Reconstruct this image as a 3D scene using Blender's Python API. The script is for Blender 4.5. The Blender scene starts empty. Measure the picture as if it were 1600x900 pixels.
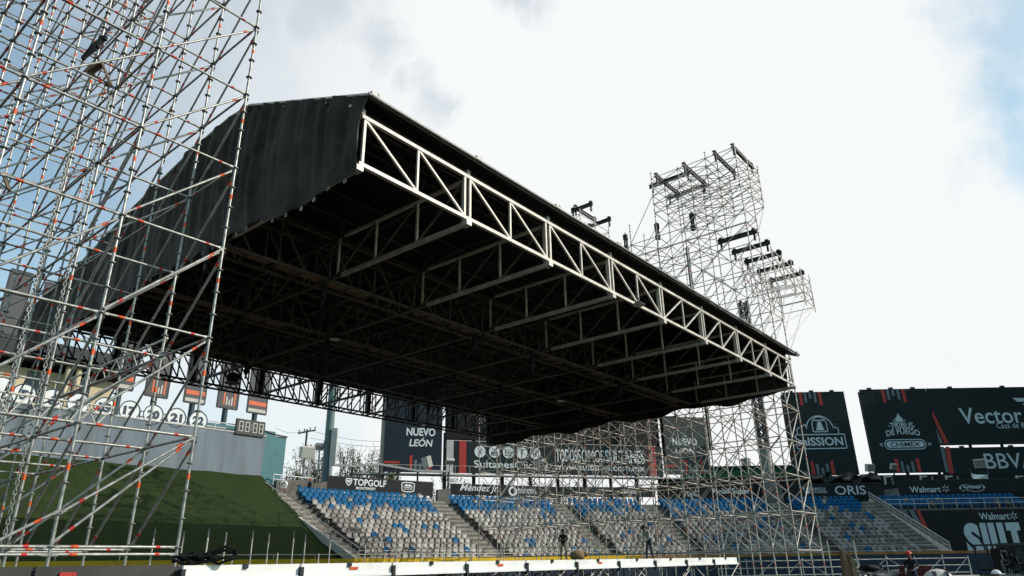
import bpy, bmesh, math, random
from mathutils import noise as mnoise
from mathutils import Vector, Matrix, Quaternion
random.seed(7)
sc = bpy.context.scene
COL = sc.collection
R_ = math.radians
# ------------------------------------------------------------------ camera model (metres, eye 1.7 m above the field)
F, PITCH, ROLL, EYE = 1080.0, R_(21.6), R_(0.95), 1.7
def ray(px, py):
    x = (px-800)/F; y = (450-py)/F
    c, s = math.cos(ROLL), math.sin(ROLL)
    xr, yr = x*c+y*s, -x*s+y*c
    return Vector((xr, math.cos(PITCH)-yr*math.sin(PITCH), math.sin(PITCH)+yr*math.cos(PITCH)))
def at(px, py, Y=None, Z=None):
    d = ray(px, py)
    t = Y/d.y if Y is not None else (Z-EYE)/d.z
    return Vector((0, 0, EYE))+t*d
def proj(p):
    q = Vector(p)-Vector((0, 0, EYE))
    cp, sp = math.cos(PITCH), math.sin(PITCH)
    dep = q.y*cp+q.z*sp
    if dep < .3: return None
    yr = (q.z*cp-q.y*sp)/dep; xr = q.x/dep
    c, s = math.cos(ROLL), math.sin(ROLL)
    return 800+F*(xr*c-yr*s), 450-F*(xr*s+yr*c), dep
def in_view(p, m=40):
    q = proj(p)
    return q is not None and -m < q[0] < 1600+m and -m < q[1] < 900+m
cd = bpy.data.cameras.new('camera'); cam = bpy.data.objects.new('camera', cd); COL.objects.link(cam)
cd.sensor_width = 36; cd.lens = F/1600*36; cd.clip_end = 3000; cd.clip_start = .1
_c, _s = math.cos(ROLL), math.sin(ROLL)
Rv, Uv, Fv = Vector((1, 0, 0)), Vector((0, -math.sin(PITCH), math.cos(PITCH))), Vector((0, math.cos(PITCH), math.sin(PITCH)))
X = Rv*_c-Uv*_s; Yv = Rv*_s+Uv*_c; Zv = -Fv
cam.matrix_world = Matrix(((X.x, Yv.x, Zv.x, 0), (X.y, Yv.y, Zv.y, 0), (X.z, Yv.z, Zv.z, EYE), (0, 0, 0, 1)))
sc.camera = cam
# stage axes
AZ = R_(39.15)
E1 = Vector((math.sin(AZ), math.cos(AZ), 0)); E2 = Vector((-math.cos(AZ), math.sin(AZ), 0))
def S(a, b, z): return E1*a+E2*b+Vector((0, 0, z))
def inv_S(p): return (p.x*E1.x+p.y*E1.y, p.x*E2.x+p.y*E2.y)
# ------------------------------------------------------------------ materials
def mat(name, col, rough=.6, metal=0, var=.25, scale=6., bump=0., col2=None, spec=.4, detail=6, streak=False):
    m = bpy.data.materials.new(name); m.use_nodes = True
    nt = m.node_tree; N = nt.nodes; L = nt.links
    b = N['Principled BSDF']
    b.inputs['Roughness'].default_value = rough; b.inputs['Metallic'].default_value = metal
    b.inputs['Specular IOR Level'].default_value = spec
    tc = N.new('ShaderNodeTexCoord'); no = N.new('ShaderNodeTexNoise')
    no.inputs['Scale'].default_value = scale; no.inputs['Detail'].default_value = detail; no.inputs['Roughness'].default_value = .62
    src = tc.outputs['Object']
    if streak:
        mp = N.new('ShaderNodeMapping'); mp.inputs['Scale'].default_value = (1, 1, .12); L.new(src, mp.inputs[0]); src = mp.outputs[0]
    L.new(src, no.inputs['Vector'])
    rp = N.new('ShaderNodeValToRGB')
    c1 = tuple(max(0, v*(1-var)) for v in col); c2 = tuple(v*(1+var) for v in col) if col2 is None else col2
    rp.color_ramp.elements[0].position = .32; rp.color_ramp.elements[1].position = .68
    rp.color_ramp.elements[0].color = (*c1, 1); rp.color_ramp.elements[1].color = (*c2, 1)
    L.new(no.outputs['Fac'], rp.inputs['Fac']); L.new(rp.outputs['Color'], b.inputs['Base Color'])
    mr = N.new('ShaderNodeMapRange'); mr.inputs['To Min'].default_value = max(.05, rough-.12); mr.inputs['To Max'].default_value = min(1, rough+.12)
    L.new(no.outputs['Fac'], mr.inputs['Value']); L.new(mr.outputs[0], b.inputs['Roughness'])
    if bump:
        bp = N.new('ShaderNodeBump'); bp.inputs['Strength'].default_value = bump; bp.inputs['Distance'].default_value = .05
        L.new(no.outputs['Fac'], bp.inputs['Height']); L.new(bp.outputs[0], b.inputs['Normal'])
    return m
M = {}
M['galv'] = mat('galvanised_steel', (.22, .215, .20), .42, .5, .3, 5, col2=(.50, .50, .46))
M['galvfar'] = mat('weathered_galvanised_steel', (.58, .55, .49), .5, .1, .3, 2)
M['rosette'] = mat('dull_steel', (.22, .22, .21), .55, .5, .4, 15)
M['orange'] = mat('orange_band', (.60, .085, .012), .55, 0, .35, 8)
M['redband'] = mat('red_band', (.42, .02, .015), .5, 0, .3, 8)
M['blacksteel'] = mat('black_painted_steel', (.012, .012, .013), .5, .1, .4, 5)
M['alu'] = mat('white_aluminium', (.56, .52, .45), .5, .1, .3, 2.2)
M['alubeige'] = mat('lit_beige_aluminium', (.52, .46, .36), .5, .15, .3, 3)  # light painted into the front roof members; deeper ones use the shadowed copy
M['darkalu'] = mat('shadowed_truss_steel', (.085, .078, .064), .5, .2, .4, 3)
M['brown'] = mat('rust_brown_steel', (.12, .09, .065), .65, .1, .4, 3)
M['tarp'] = mat('black_tarpaulin', (.007, .007, .006), .6, 0, .4, 1.2, .15, spec=.2)
M['curtain'] = mat('black_pvc_curtain', (.017, .016, .0125), .7, 0, .45, 1.1, .35, col2=(.060, .054, .042), spec=.15)
M['turf'] = mat('dark_artificial_turf', (.023, .036, .011), .95, 0, .25, 3.2, .5, spec=.08, detail=14)
M['field'] = mat('field_ground', (.035, .03, .02), .95, 0, .4, .6, .4, spec=.1, detail=12)
M['wallgrey'] = mat('grey_painted_panel', (.14, .172, .195), .7, 0, .3, 1.1, streak=True, detail=9)
M['concrete'] = mat('grandstand_concrete', (.13, .122, .105), .85, 0, .4, 1.7, .1)
M['aisle'] = mat('aisle_concrete', (.27, .25, .215), .85, 0, .35, 2.4)
M['kerbwhite'] = mat('pale_parapet_paint', (.42, .40, .36), .7, 0, .25, 2)
M['seatblue'] = mat('blue_seat_plastic', (.0006, .085, .20), .5, 0, .35, .8, spec=.12)
M['seatgrey'] = mat('grey_seat_plastic', (.115, .106, .094), .45, 0, .3, .8)
M['seatlight'] = mat('pale_grey_seat_plastic', (.24, .228, .208), .45, 0, .25, .8)
M['yellow'] = mat('yellow_padding', (.72, .46, .008), .5, 0, .15, 1)
M['padblue'] = mat('dark_blue_padding', (.006, .022, .05), .55, 0, .3, 1)
M['wood'] = mat('brown_timber', (.20, .13, .075), .8, 0, .35, 3, .3)
M['ply'] = mat('dark_plywood', (.055, .05, .045), .8, 0, .35, 1.5)
M['navy'] = mat('navy_banner', (.0035, .014, .025), .75, 0, .3, 1.2, .15)
M['teal_black'] = mat('dark_green_banner', (.004, .013, .0135), .75, 0, .35, .9, .2)
M['blackbanner'] = mat('black_banner', (.003, .005, .006), .75, 0, .35, .4)
M['screen'] = mat('unlit_screen', (.006, .006, .005), .8, 0, .3, .7)
M['deckwhite'] = mat('white_deck_edge', (.82, .81, .78), .5, 0, .12, 1.5)
M['white'] = mat('white_print', (.74, .76, .76), .6, 0, .05, 2)
M['dimwhite'] = mat('shaded_white_print', (.50, .57, .60), .7, 0, .06, 2)  # white lettering of the right-hand boards, their shade mixed into the colour
M['greyprint'] = mat('mid_grey_print', (.13, .16, .17), .7, 0, .1, 2)
M['redprint'] = mat('red_print', (.42, .035, .025), .6, 0, .12, 2)
M['orangeprint'] = mat('orange_print', (.62, .13, .05), .6, 0, .1, 2)
M['bannergrey'] = mat('dark_grey_banner', (.06, .062, .064), .6, 0, .15, 1)
M['discwhite'] = mat('white_disc_paint', (.84, .85, .84), .5, 0, .04, 3)
M['discblue'] = mat('dark_blue_number_paint', (.006, .03, .06), .5, 0, .15, 3)
M['teal'] = mat('teal_cladding', (.05, .16, .18), .6, 0, .15, 1)
M['beige'] = mat('beige_render', (.55, .46, .30), .8, 0, .12, .8)
M['glass'] = mat('dark_glass', (.006, .009, .014), .15, 0, .3, .5)
M['greenwall'] = mat('green_cladding', (.025, .15, .06), .7, 0, .2, .6)
M['poleteal'] = mat('grey_green_pole', (.10, .16, .155), .5, .1, .15, 1)
M['palegrey'] = mat('pale_grey_box', (.48, .46, .42), .6, 0, .12, 1)
M['poledark'] = mat('dark_pole', (.02, .022, .024), .6, 0, .3, 2)
M['barkbrown'] = mat('bark', (.06, .05, .038), .9, 0, .4, 3)
M['leaf'] = mat('olive_leaves', (.085, .11, .03), .8, 0, .4, 2, spec=.2)
M['leafgreen'] = mat('green_leaves', (.07, .12, .025), .8, 0, .4, 2, spec=.2)
M['twig'] = mat('dry_twigs', (.10, .085, .055), .9, 0, .4, 3)
M['red'] = mat('red_plastic', (.5, .02, .02), .4, 0, .15, 4)
M['redtarp'] = mat('dull_red_sheet', (.11, .016, .018), .7, 0, .4, 3, .3)
M['skin'] = mat('skin', (.22, .11, .07), .6, 0, .1, 10)
M['black'] = mat('black_cloth', (.010, .011, .013), .85, 0, .4, 8)
M['khaki'] = mat('khaki_cloth', (.34, .28, .20), .9, 0, .2, 8)
M['greycloth'] = mat('pale_grey_cloth', (.40, .40, .37), .9, 0, .2, 8)
M['jeans'] = mat('dark_denim', (.025, .045, .06), .9, 0, .3, 8)
M['whitecloth'] = mat('white_cloth', (.72, .72, .70), .9, 0, .1, 6)
M['sling'] = mat('brown_webbing', (.16, .115, .075), .85, 0, .3, 9)
M['sack'] = mat('brown_sacking', (.22, .14, .075), .9, 0, .35, 5, .4)
M['plastic'] = mat('black_plastic_sheet', (.012, .013, .014), .3, 0, .4, 2, .3)
M['lampglass'] = mat('pale_lamp_glass', (.62, .60, .54), .35, 0, .1, 2)
# ------------------------------------------------------------------ mesh builder
class MB:
    def __init__(s): s.v = []; s.f = []; s.m = []; s.mi = 0; s.sm = []
    def add(s, vs, fs, smooth=False):
        o = len(s.v); s.v += [Vector(x) for x in vs]
        for f in fs: s.f.append([i+o for i in f]); s.m.append(s.mi); s.sm.append(smooth)
    def box(s, c, size, ax=None):
        c = Vector(c); hx, hy, hz = [k/2 for k in size]
        ax = ax or (Vector((1, 0, 0)), Vector((0, 1, 0)), Vector((0, 0, 1)))
        vs = [c+ax[0]*sx*hx+ax[1]*sy*hy+ax[2]*sz*hz for sz in (-1, 1) for sy in (-1, 1) for sx in (-1, 1)]
        s.add(vs, [(0, 2, 3, 1), (4, 5, 7, 6), (0, 1, 5, 4), (2, 6, 7, 3), (0, 4, 6, 2), (1, 3, 7, 5)])
    def bar(s, p, q, w, h=None, up=None):
        p, q = Vector(p), Vector(q); d = q-p; L = d.length
        if L < 1e-6: return
        z = d/L; u = Vector(up) if up else (Vector((0, 0, 1)) if abs(z.z) < .95 else E1)
        x = z.cross(u).normalized(); y = x.cross(z).normalized()
        s.box((p+q)/2, (w, h or w, L), (x, y, z))
    def tube(s, p, q, r, n=8, r2=None, cap=True):
        p, q = Vector(p), Vector(q); d = q-p
        if d.length < 1e-6: return
        z = d.normalized(); u = Vector((0, 0, 1)) if abs(z.z) < .9 else Vector((1, 0, 0))
        x = z.cross(u).normalized(); y = z.cross(x); r2 = r if r2 is None else r2
        vs = []
        for c, rr in ((p, r), (q, r2)):
            for i in range(n):
                a = 2*math.pi*i/n; vs.append(c+x*math.cos(a)*rr+y*math.sin(a)*rr)
        s.add(vs, [(i, (i+1) % n, n+(i+1) % n, n+i) for i in range(n)], True)
        if cap: s.add(vs, [tuple(range(n))[::-1], tuple(range(n, 2*n))])
    def path(s, pts, r, n=6):
        for a, b in zip(pts, pts[1:]): s.tube(a, b, r, n)
    def quad(s, *p): s.add(p, [tuple(range(len(p)))])
    def ell(s, c, rx, ry, rz, n=10, k=6):
        vs = []; fs = []
        for j in range(k+1):
            t = math.pi*j/k
            for i in range(n):
                a = 2*math.pi*i/n
                vs.append(Vector(c)+Vector((rx*math.sin(t)*math.cos(a), ry*math.sin(t)*math.sin(a), rz*math.cos(t))))
        for j in range(k):
            for i in range(n):
                fs.append((j*n+i, (j+1)*n+i, (j+1)*n+(i+1) % n, j*n+(i+1) % n))
        s.add(vs, fs, True)
    def mesh(s, name, mats):
        me = bpy.data.meshes.new(name)
        me.from_pydata([tuple(v) for v in s.v], [], s.f); 
        for m in (mats if isinstance(mats, (list, tuple)) else [mats]): me.materials.append(M[m] if isinstance(m, str) else m)
        me.polygons.foreach_set('material_index', s.m); me.polygons.foreach_set('use_smooth', s.sm); me.update()
        return me
    def build(s, name, mats, parent=None, origin=None):
        o0 = wloc(parent) if parent is not None else Vector(origin if origin is not None else (0, 0, 0))
        s.v = [v-o0 for v in s.v]
        o = bpy.data.objects.new(name, s.mesh(name, mats)); COL.objects.link(o)
        if parent is not None: o.parent = parent
        else: o.location = o0
        return o
WL = {}
def wloc(o):
    p = Vector(o.location)
    while o.parent: o = o.parent; p += Vector(o.location)
    return p
def tag(o, label=None, cat=None, group=None, kind=None):
    if label: o['label'] = label
    if cat: o['category'] = cat
    if group: o['group'] = group
    if kind: o['kind'] = kind
    return o
def thing(name, loc, label, cat, group=None):
    o = bpy.data.objects.new(name, None); o.empty_display_size = .3; o.location = loc; COL.objects.link(o)
    return tag(o, label, cat, group)
def inst(name, me, parent, mw):
    o = bpy.data.objects.new(name, me); COL.objects.link(o); o.parent = parent
    o.matrix_local = Matrix.Translation(-wloc(parent)) @ mw
    return o
# ------------------------------------------------------------------ world, sun
SUN_AZ, SUN_EL = R_(92), R_(30)
w = bpy.data.worlds.new('World'); sc.world = w; w.use_nodes = True
nt = w.node_tree; N = nt.nodes; L = nt.links; N.clear()
out = N.new('ShaderNodeOutputWorld'); bg = N.new('ShaderNodeBackground'); bgc = N.new('ShaderNodeBackground'); mix = N.new('ShaderNodeMixShader')
sky = N.new('ShaderNodeTexSky'); sky.sky_type = 'NISHITA'; sky.sun_disc = False; sky.sun_elevation = SUN_EL; sky.sun_rotation = SUN_AZ
tint = N.new('ShaderNodeMix'); tint.data_type = 'RGBA'; tint.blend_type = 'MULTIPLY'; tint.inputs['Factor'].default_value = 1
L.new(sky.outputs[0], tint.inputs['A']); tint.inputs['B'].default_value = (.86, 1.24, 1.16, 1); L.new(tint.outputs['Result'], bg.inputs[0]); bg.inputs[1].default_value = .15
tc = N.new('ShaderNodeTexCoord'); GEN = tc.outputs['Generated']
def mth(op, a, b=None, c=None, clamp=False):
    n = N.new('ShaderNodeMath'); n.operation = op; n.use_clamp = clamp
    for i, v in enumerate((a, b, c)):
        if v is None: continue
        if isinstance(v, (int, float)): n.inputs[i].default_value = v
        else: L.new(v, n.inputs[i])
    return n.outputs[0]
def noise(scale, detail, rough=.55, dist=0., stretch=None):
    n = N.new('ShaderNodeTexNoise'); n.inputs['Scale'].default_value = scale; n.inputs['Detail'].default_value = detail
    n.inputs['Roughness'].default_value = rough; n.inputs['Distortion'].default_value = dist
    L.new(GEN, n.inputs['Vector']); return n.outputs['Fac']
n1 = noise(3.2, 8, .6, .4); n2 = noise(1.6, 5, .5, .2); n3 = noise(9., 6, .6, .6)
wn = N.new('ShaderNodeTexNoise'); wn.inputs['Scale'].default_value = 5.5; wn.inputs['Detail'].default_value = 7; wn.inputs['Roughness'].default_value = .62
mpw = N.new('ShaderNodeMapping'); mpw.inputs['Rotation'].default_value = (.3, .5, .6); mpw.inputs['Scale'].default_value = (1.0, 1.0, .55); L.new(GEN, mpw.inputs[0]); L.new(mpw.outputs[0], wn.inputs['Vector'])
wv = N.new('ShaderNodeVectorMath'); wv.operation = 'SUBTRACT'; L.new(wn.outputs['Color'], wv.inputs[0]); wv.inputs[1].default_value = (.5, .5, .5)
ws = N.new('ShaderNodeVectorMath'); ws.operation = 'SCALE'; L.new(wv.outputs[0], ws.inputs[0]); ws.inputs['Scale'].default_value = .22
wa_ = N.new('ShaderNodeVectorMath'); wa_.operation = 'ADD'; L.new(GEN, wa_.inputs[0]); L.new(ws.outputs[0], wa_.inputs[1]); WARP = wa_.outputs[0]
gap = None                                                       # breaks in the cloud, each in its own part of the sky
for px, py, rad, amt in [(-60, 260, .46, .82), (-250, 60, .6, .82), (485, 15, .09, .36), (575, 60, .06, .30), (450, -60, .15, .4), (662, 168, .045, .30), (628, 128, .04, .24), (825, 25, .05, .36),
                         (1580, 60, .085, .6), (1570, 160, .08, .68), (1600, 225, .09, .7), (1530, 195, .055, .55), (1610, 10, .10, .6), (360, 640, .13, .3), (470, 690, .10, .25)]:
    d = ray(px, py).normalized()
    vd = N.new('ShaderNodeVectorMath'); vd.operation = 'DISTANCE'; L.new(WARP, vd.inputs[0]); vd.inputs[1].default_value = d
    dd = mth('ADD', vd.outputs['Value'], mth('MULTIPLY', mth('SUBTRACT', n1, .5), rad*.35))
    mr = N.new('ShaderNodeMapRange'); mr.interpolation_type = 'SMOOTHSTEP'
    mr.inputs['From Min'].default_value = rad*1.05; mr.inputs['From Max'].default_value = rad*.1
    mr.inputs['To Min'].default_value = 0; mr.inputs['To Max'].default_value = amt
    L.new(dd, mr.inputs['Value'])
    gap = mr.outputs[0] if gap is None else mth('MAXIMUM', gap, mr.outputs[0])
sep = N.new('ShaderNodeSeparateXYZ'); L.new(GEN, sep.inputs[0])
ahead = N.new('ShaderNodeMapRange'); ahead.interpolation_type = 'SMOOTHSTEP'
ahead.inputs['From Min'].default_value = -.5; ahead.inputs['From Max'].default_value = .25; ahead.inputs['To Min'].default_value = .12; ahead.inputs['To Max'].default_value = 1
L.new(mth('ADD', sep.outputs['Y'], mth('MULTIPLY', mth('SUBTRACT', n2, .5), .5)), ahead.inputs['Value'])
cover = mth('MULTIPLY', mth('SUBTRACT', 1., gap), ahead.outputs[0], clamp=True)
cr = N.new('ShaderNodeValToRGB'); cr.color_ramp.elements[0].position = .30; cr.color_ramp.elements[1].position = .52
cr.color_ramp.elements[0].color = (.90, .935, .955, 1); cr.color_ramp.elements[1].color = (.935, .955, .96, 1)
L.new(mth('ADD', mth('MULTIPLY', n2, .7), mth('MULTIPLY', n3, .3)), cr.inputs['Fac'])
L.new(cr.outputs[0], bgc.inputs[0]); bgc.inputs[1].default_value = 1.0
L.new(cover, mix.inputs[0]); L.new(bg.outputs[0], mix.inputs[1]); L.new(bgc.outputs[0], mix.inputs[2]); L.new(mix.outputs[0], out.inputs[0])
sl = bpy.data.lights.new('sun', 'SUN'); sl.energy = 3.8; sl.angle = R_(.5); sl.color = (1, .93, .84)
so = bpy.data.objects.new('sun', sl); COL.objects.link(so)
so.rotation_mode = 'QUATERNION'
so.rotation_quaternion = Vector((math.sin(SUN_AZ)*math.cos(SUN_EL), math.cos(SUN_AZ)*math.cos(SUN_EL), math.sin(SUN_EL))).to_track_quat('Z', 'Y')
so.location = (60, 0, 60)
sc.view_settings.view_transform = 'Standard'; sc.view_settings.look = 'None'; sc.view_settings.exposure = 0
sc.render.engine = 'CYCLES'; sc.cycles.max_bounces = 6; sc.cycles.use_denoising = True
# ------------------------------------------------------------------ text
def text_mesh(s, bold=0., shear=0.):
    bold *= .45
    cu = bpy.data.curves.new('lettering', 'FONT'); cu.body = s; cu.offset = bold; cu.shear = shear; cu.resolution_u = 3; cu.size = 1
    o = bpy.data.objects.new('lettering', cu); COL.objects.link(o)
    dg = bpy.context.evaluated_depsgraph_get(); dg.update()
    me = o.evaluated_get(dg).to_mesh()
    vs = [v.co.copy() for v in me.vertices]; fs = [list(p.vertices) for p in me.polygons]
    o.evaluated_get(dg).to_mesh_clear()
    bpy.data.objects.remove(o); bpy.data.curves.remove(cu)
    return vs, fs
class Plane:
    """an upright plane in the world: p0 on it, u its horizontal direction (to the right as one faces it)"""
    def __init__(s, p0, u): s.p = Vector((p0[0], p0[1], 0)); s.u = Vector((u[0], u[1], 0)).normalized(); s.n = Vector((s.u.y, -s.u.x, 0))
    def pt(s, px, py):
        d = ray(px, py); o = Vector((0, 0, EYE)); t = (s.p-o).dot(s.n)/d.dot(s.n); q = o+d*t
        return (q-s.p).dot(s.u), q.z
    def w(s, a, z, off=0.): return s.p+s.u*a+s.n*off+Vector((0, 0, z))
    def rect_px(s, x0, y0, x1, y1):
        xm, ym = (x0+x1)/2, (y0+y1)/2
        a0 = s.pt(x0, ym)[0]; a1 = s.pt(x1, ym)[0]; z0 = s.pt(xm, y1)[1]; z1 = s.pt(xm, y0)[1]
        return a0, a1, z0, z1
    def text(s, name, txt, rect, m, parent, bold=.02, shear=0., off=.09, bend=0.):
        vs, fs = text_mesh(txt, bold, shear)
        x0, x1 = min(v.x for v in vs), max(v.x for v in vs); y0, y1 = min(v.y for v in vs), max(v.y for v in vs)
        a0, a1, z0, z1 = rect; b = MB()
        def mp(v):
            k = (v.x-x0)/(x1-x0)
            return s.w(a0+k*(a1-a0), z0+(v.y-y0)/(y1-y0)*(z1-z0)+bend*(1-(2*k-1)**2), off)
        b.add([mp(v) for v in vs], fs)
        return b.build(name, m, parent)
    def flat(s, name, polys, m, parent, off=.07):
        b = MB()
        for pl in polys: b.quad(*[s.w(a, z, off) for a, z in pl])
        return b.build(name, m, parent)
    def rpoly(s, r): a0, a1, z0, z1 = r; return [(a0, z0), (a1, z0), (a1, z1), (a0, z1)]
    def slab(s, r, th=.12, back=0.):
        a0, a1, z0, z1 = r; b = MB()
        b.box(s.w((a0+a1)/2, (z0+z1)/2, -back), (a1-a0, th, z1-z0), (s.u, s.n, Vector((0, 0, 1))))
        return b
    def ring(s, ca, cz, r0, r1, n=28, sx=1.):
        return [[(ca+sx*r0*math.cos(2*math.pi*i/n), cz+r0*math.sin(2*math.pi*i/n)), (ca+sx*r1*math.cos(2*math.pi*i/n), cz+r1*math.sin(2*math.pi*i/n)),
                 (ca+sx*r1*math.cos(2*math.pi*(i+1)/n), cz+r1*math.sin(2*math.pi*(i+1)/n)), (ca+sx*r0*math.cos(2*math.pi*(i+1)/n), cz+r0*math.sin(2*math.pi*(i+1)/n))] for i in range(n)]
    def disc(s, ca, cz, r, n=28, sx=1.): return [[(ca+sx*r*math.cos(2*math.pi*i/n), cz+r*math.sin(2*math.pi*i/n)) for i in range(n)]]
    def stroke(s, pts, wd):
        o = []
        for (a, b), (c, d) in zip(pts, pts[1:]):
            l = math.hypot(c-a, d-b) or 1e-6; nx, ny = -(d-b)/l*wd/2, (c-a)/l*wd/2
            o.append([(a+nx, b+ny), (a-nx, b-ny), (c-nx, d-ny), (c+nx, d+ny)])
        return o
# ================================================================== SETTING
b = MB(); b.box((0, 150, -.25), (1600, 1600, .5)); tag(b.build('field', 'field'), kind='structure')
# bowl: centre of curvature, front radius
CX, CY, RB = 24.5, 22.2, 45.8
def bowl(t, r):
    if t <= 0: return Vector((CX+r*math.sin(R_(t)), CY+r*math.cos(R_(t)), 0))
    return Vector((CX+t, CY+r, 0))
def bowl_n(t): return Vector((math.sin(R_(min(t, 0))), math.cos(R_(min(t, 0))), 0))      # outward
def bowl_t(t): n = bowl_n(t); return Vector((n.y, -n.x, 0))
def on_bowl(px, py, r):
    d = ray(px, py); dx, dy = d.x, d.y
    A = dx*dx+dy*dy; B = -2*(dx*CX+dy*CY); D = B*B-4*A*(CX*CX+CY*CY-r*r)
    if D > 0:
        k = (-B+math.sqrt(D))/(2*A); p = Vector((0, 0, EYE))+d*k
        if p.x <= CX: return math.degrees(math.atan2(p.x-CX, p.y-CY)), p
    k = (CY+r)/dy; p = Vector((0, 0, EYE))+d*k
    return p.x-CX, p
NR, RD, RH, Z0 = 15, .8, .385, 1.62
TL, TRt = -51.2, 15.0
def trange(t0, t1, n):
    return [t0+(t1-t0)*i/n for i in range(n+1)]
def sweep(b, ts, prof):
    """prof: list of (r,z); swept along the bowl"""
    rows = [[bowl(t, r)+Vector((0, 0, z)) for r, z in prof] for t in ts]
    k = len(prof); vs = [v for rw in rows for v in rw]
    b.add(vs, [(i*k+j, (i+1)*k+j, (i+1)*k+j+1, i*k+j+1) for i in range(len(rows)-1) for j in range(k-1)])
stand = thing('grandstand', bowl(-20, RB), 'curved concrete grandstand filled with rows of blue and grey seats', 'grandstand')
ts = trange(TL, 0, 52)+trange(0, TRt, 6)[1:]
prof = [(RB-.5, 0), (RB-.5, Z0)]
for i in range(NR):
    prof += [(RB+RD*(i+1)-.45, Z0+RH*i), (RB+RD*(i+1)-.45, Z0+RH*(i+1))] if i < NR-1 else [(RB+RD*(i+1)+1.2, Z0+RH*i)]
ZTOP = Z0+RH*(NR-1)
prof += [(RB+RD*NR+1.2, ZTOP+.35), (RB+RD*NR+1.5, ZTOP+.35), (RB+RD*NR+1.5, 0)]
b = MB(); sweep(b, ts, prof); b.build('terrace', 'concrete', stand)
b = MB()   # upper rows that go on to the right over the banner wall
prof2 = [(RB+RD*11.6, ZTOP-3*RH-1), (RB+RD*11.6, ZTOP-2*RH)]+[(RB+RD*(12.6), ZTOP-2*RH), (RB+RD*12.6, ZTOP-RH), (RB+RD*13.5, ZTOP-RH), (RB+RD*13.5, ZTOP), (RB+RD*NR+1.2, ZTOP), (RB+RD*NR+1.2, ZTOP+.35), (RB+RD*NR+1.5, ZTOP+.35), (RB+RD*NR+1.5, 0)]
sweep(b, trange(TRt+.02, 70, 20), prof2); b.build('upper_terrace', 'concrete', stand)
# aisles
AIS = [(-51.0, -49.6), (-35.2, -33.4), (-21.4, -19.9), (-10.9, -9.5), (3.0, 4.6), (13.4, 14.9)]
for t0, t1 in AIS:
    b = MB()
    for i in range(NR):
        for h in (0, 1):
            r0 = RB+RD*i-.42+h*RD/2; z1 = Z0+RH*i+RH*h/2+.02
            sweep(b, trange(t0, t1, 2), [(r0, z1-.22), (r0, z1), (r0+RD/2+.02, z1)])
    b.build('aisle_steps', 'aisle', stand)
# sloping parapets and rails at both ends
def slope_end(t, mtop, name, solid):
    n = bowl_n(t); u = bowl_t(t)
    p0 = bowl(t, RB-.6)+Vector((0, 0, Z0+.1)); p1 = bowl(t, RB+RD*NR+.6)+Vector((0, 0, ZTOP+.35))
    b = MB(); b.bar(p0, p1, .28, .5); b.build('parapet', mtop, stand)
    b = MB(); up = Vector((0, 0, 1.0))
    b.tube(p0+up, p1+up, .03, 6); b.tube(p0+up*.62, p1+up*.62, .02, 6)
    for i in range(15): q = p0.lerp(p1, i/14); b.tube(q+up*.2, q+up, .022, 6)
    rl = b.build('handrail', solid, stand)
    return p0, p1
slope_end(TL, 'kerbwhite', 'left', 'galvfar')
p0, p1 = slope_end(TRt, 'galvfar', 'right', 'alu')
b = MB(); up = Vector((0, 0, 1))
b.quad(p0+up*.25, p1+up*.25, p1+up*.95, p0+up*.95); b.build('mesh_panel', 'greyprint', stand)
# rail on top of the banner wall and pipes in front of the lowest row
b = MB()
for zz in (.55, 1.0): b.tube(Vector((CX+TRt, CY+RB+RD*11.55, ZTOP-2*RH+zz)), Vector((CX+70, CY+RB+RD*11.55, ZTOP-2*RH+zz)), .03, 6)
for i in range(36): q = Vector((CX+TRt+i*1.5, CY+RB+RD*11.55, ZTOP-2*RH)); b.tube(q, q+Vector((0, 0, 1)), .025, 6)
b.build('front_rail', 'galvfar', stand)
b = MB()
pts = [bowl(t, RB-.45) for t in ts[::2]]
for zz in (.5, .95): b.path([p+Vector((0, 0, Z0+zz)) for p in pts], .022, 6)
for p in pts: b.tube(p+Vector((0, 0, Z0)), p+Vector((0, 0, Z0+.95)), .022, 6)
b.build('low_rail', 'galvfar', stand)
# ------------------------------------------------------------------ seats
def seat_mesh(m):
    b = MB(); W = .23
    prof = [(-W, 0), (-W*1.02, .2), (-W*.95, .34), (-W*.72, .42), (-W*.35, .455), (0, .465), (W*.35, .455), (W*.72, .42), (W*.95, .34), (W*1.02, .2), (W, 0)]
    k = len(prof)
    def yb(x, z): return .26+.10*z-.07*(1-(abs(x)/W)**2)*(-1)-.10*(abs(x)/W)**2
    front = [Vector((x, yb(x, z)-.02, .42+z)) for x, z in prof]; back = [Vector((x, yb(x, z)+.025, .42+z)) for x, z in prof]
    cf, cb = Vector((0, yb(0, .2)-.02, .62)), Vector((0, yb(0, .2)+.025, .62))
    vs = front+back+[cf, cb]; fs = []
    for i in range(k-1): fs += [(i, i+1, 2*k), (k+i+1, k+i, 2*k+1), (i+1, i, k+i, k+i+1)]
    fs += [(k-1, 0, 2*k), (k, 2*k-1, 2*k+1)]
    b.add(vs, fs, True)
    # pan with rolled front lip
    pan = [(.27, .44), (.1, .41), (-.1, .415), (-.19, .43), (-.215, .40), (-.2, .34)]
    vs = [Vector((sx*W*(1-.08*(i > 3)), y, z)) for i, (y, z) in enumerate(pan) for sx in (-1, 1)]
    b.add(vs, [(2*i, 2*i+1, 2*i+3, 2*i+2) for i in range(len(pan)-1)], True)
    b.add(vs, [(0, 2, 4, 6, 8, 10), (1, 11, 9, 7, 5, 3)])
    b.box((0, .1, .2), (.08, .3, .40))
    return b
SM = {k: seat_mesh(k) for k in ('seatblue', 'seatgrey', 'seatlight')}
SME = {k: v.mesh('stadium_seat', k) for k, v in SM.items()}
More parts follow.
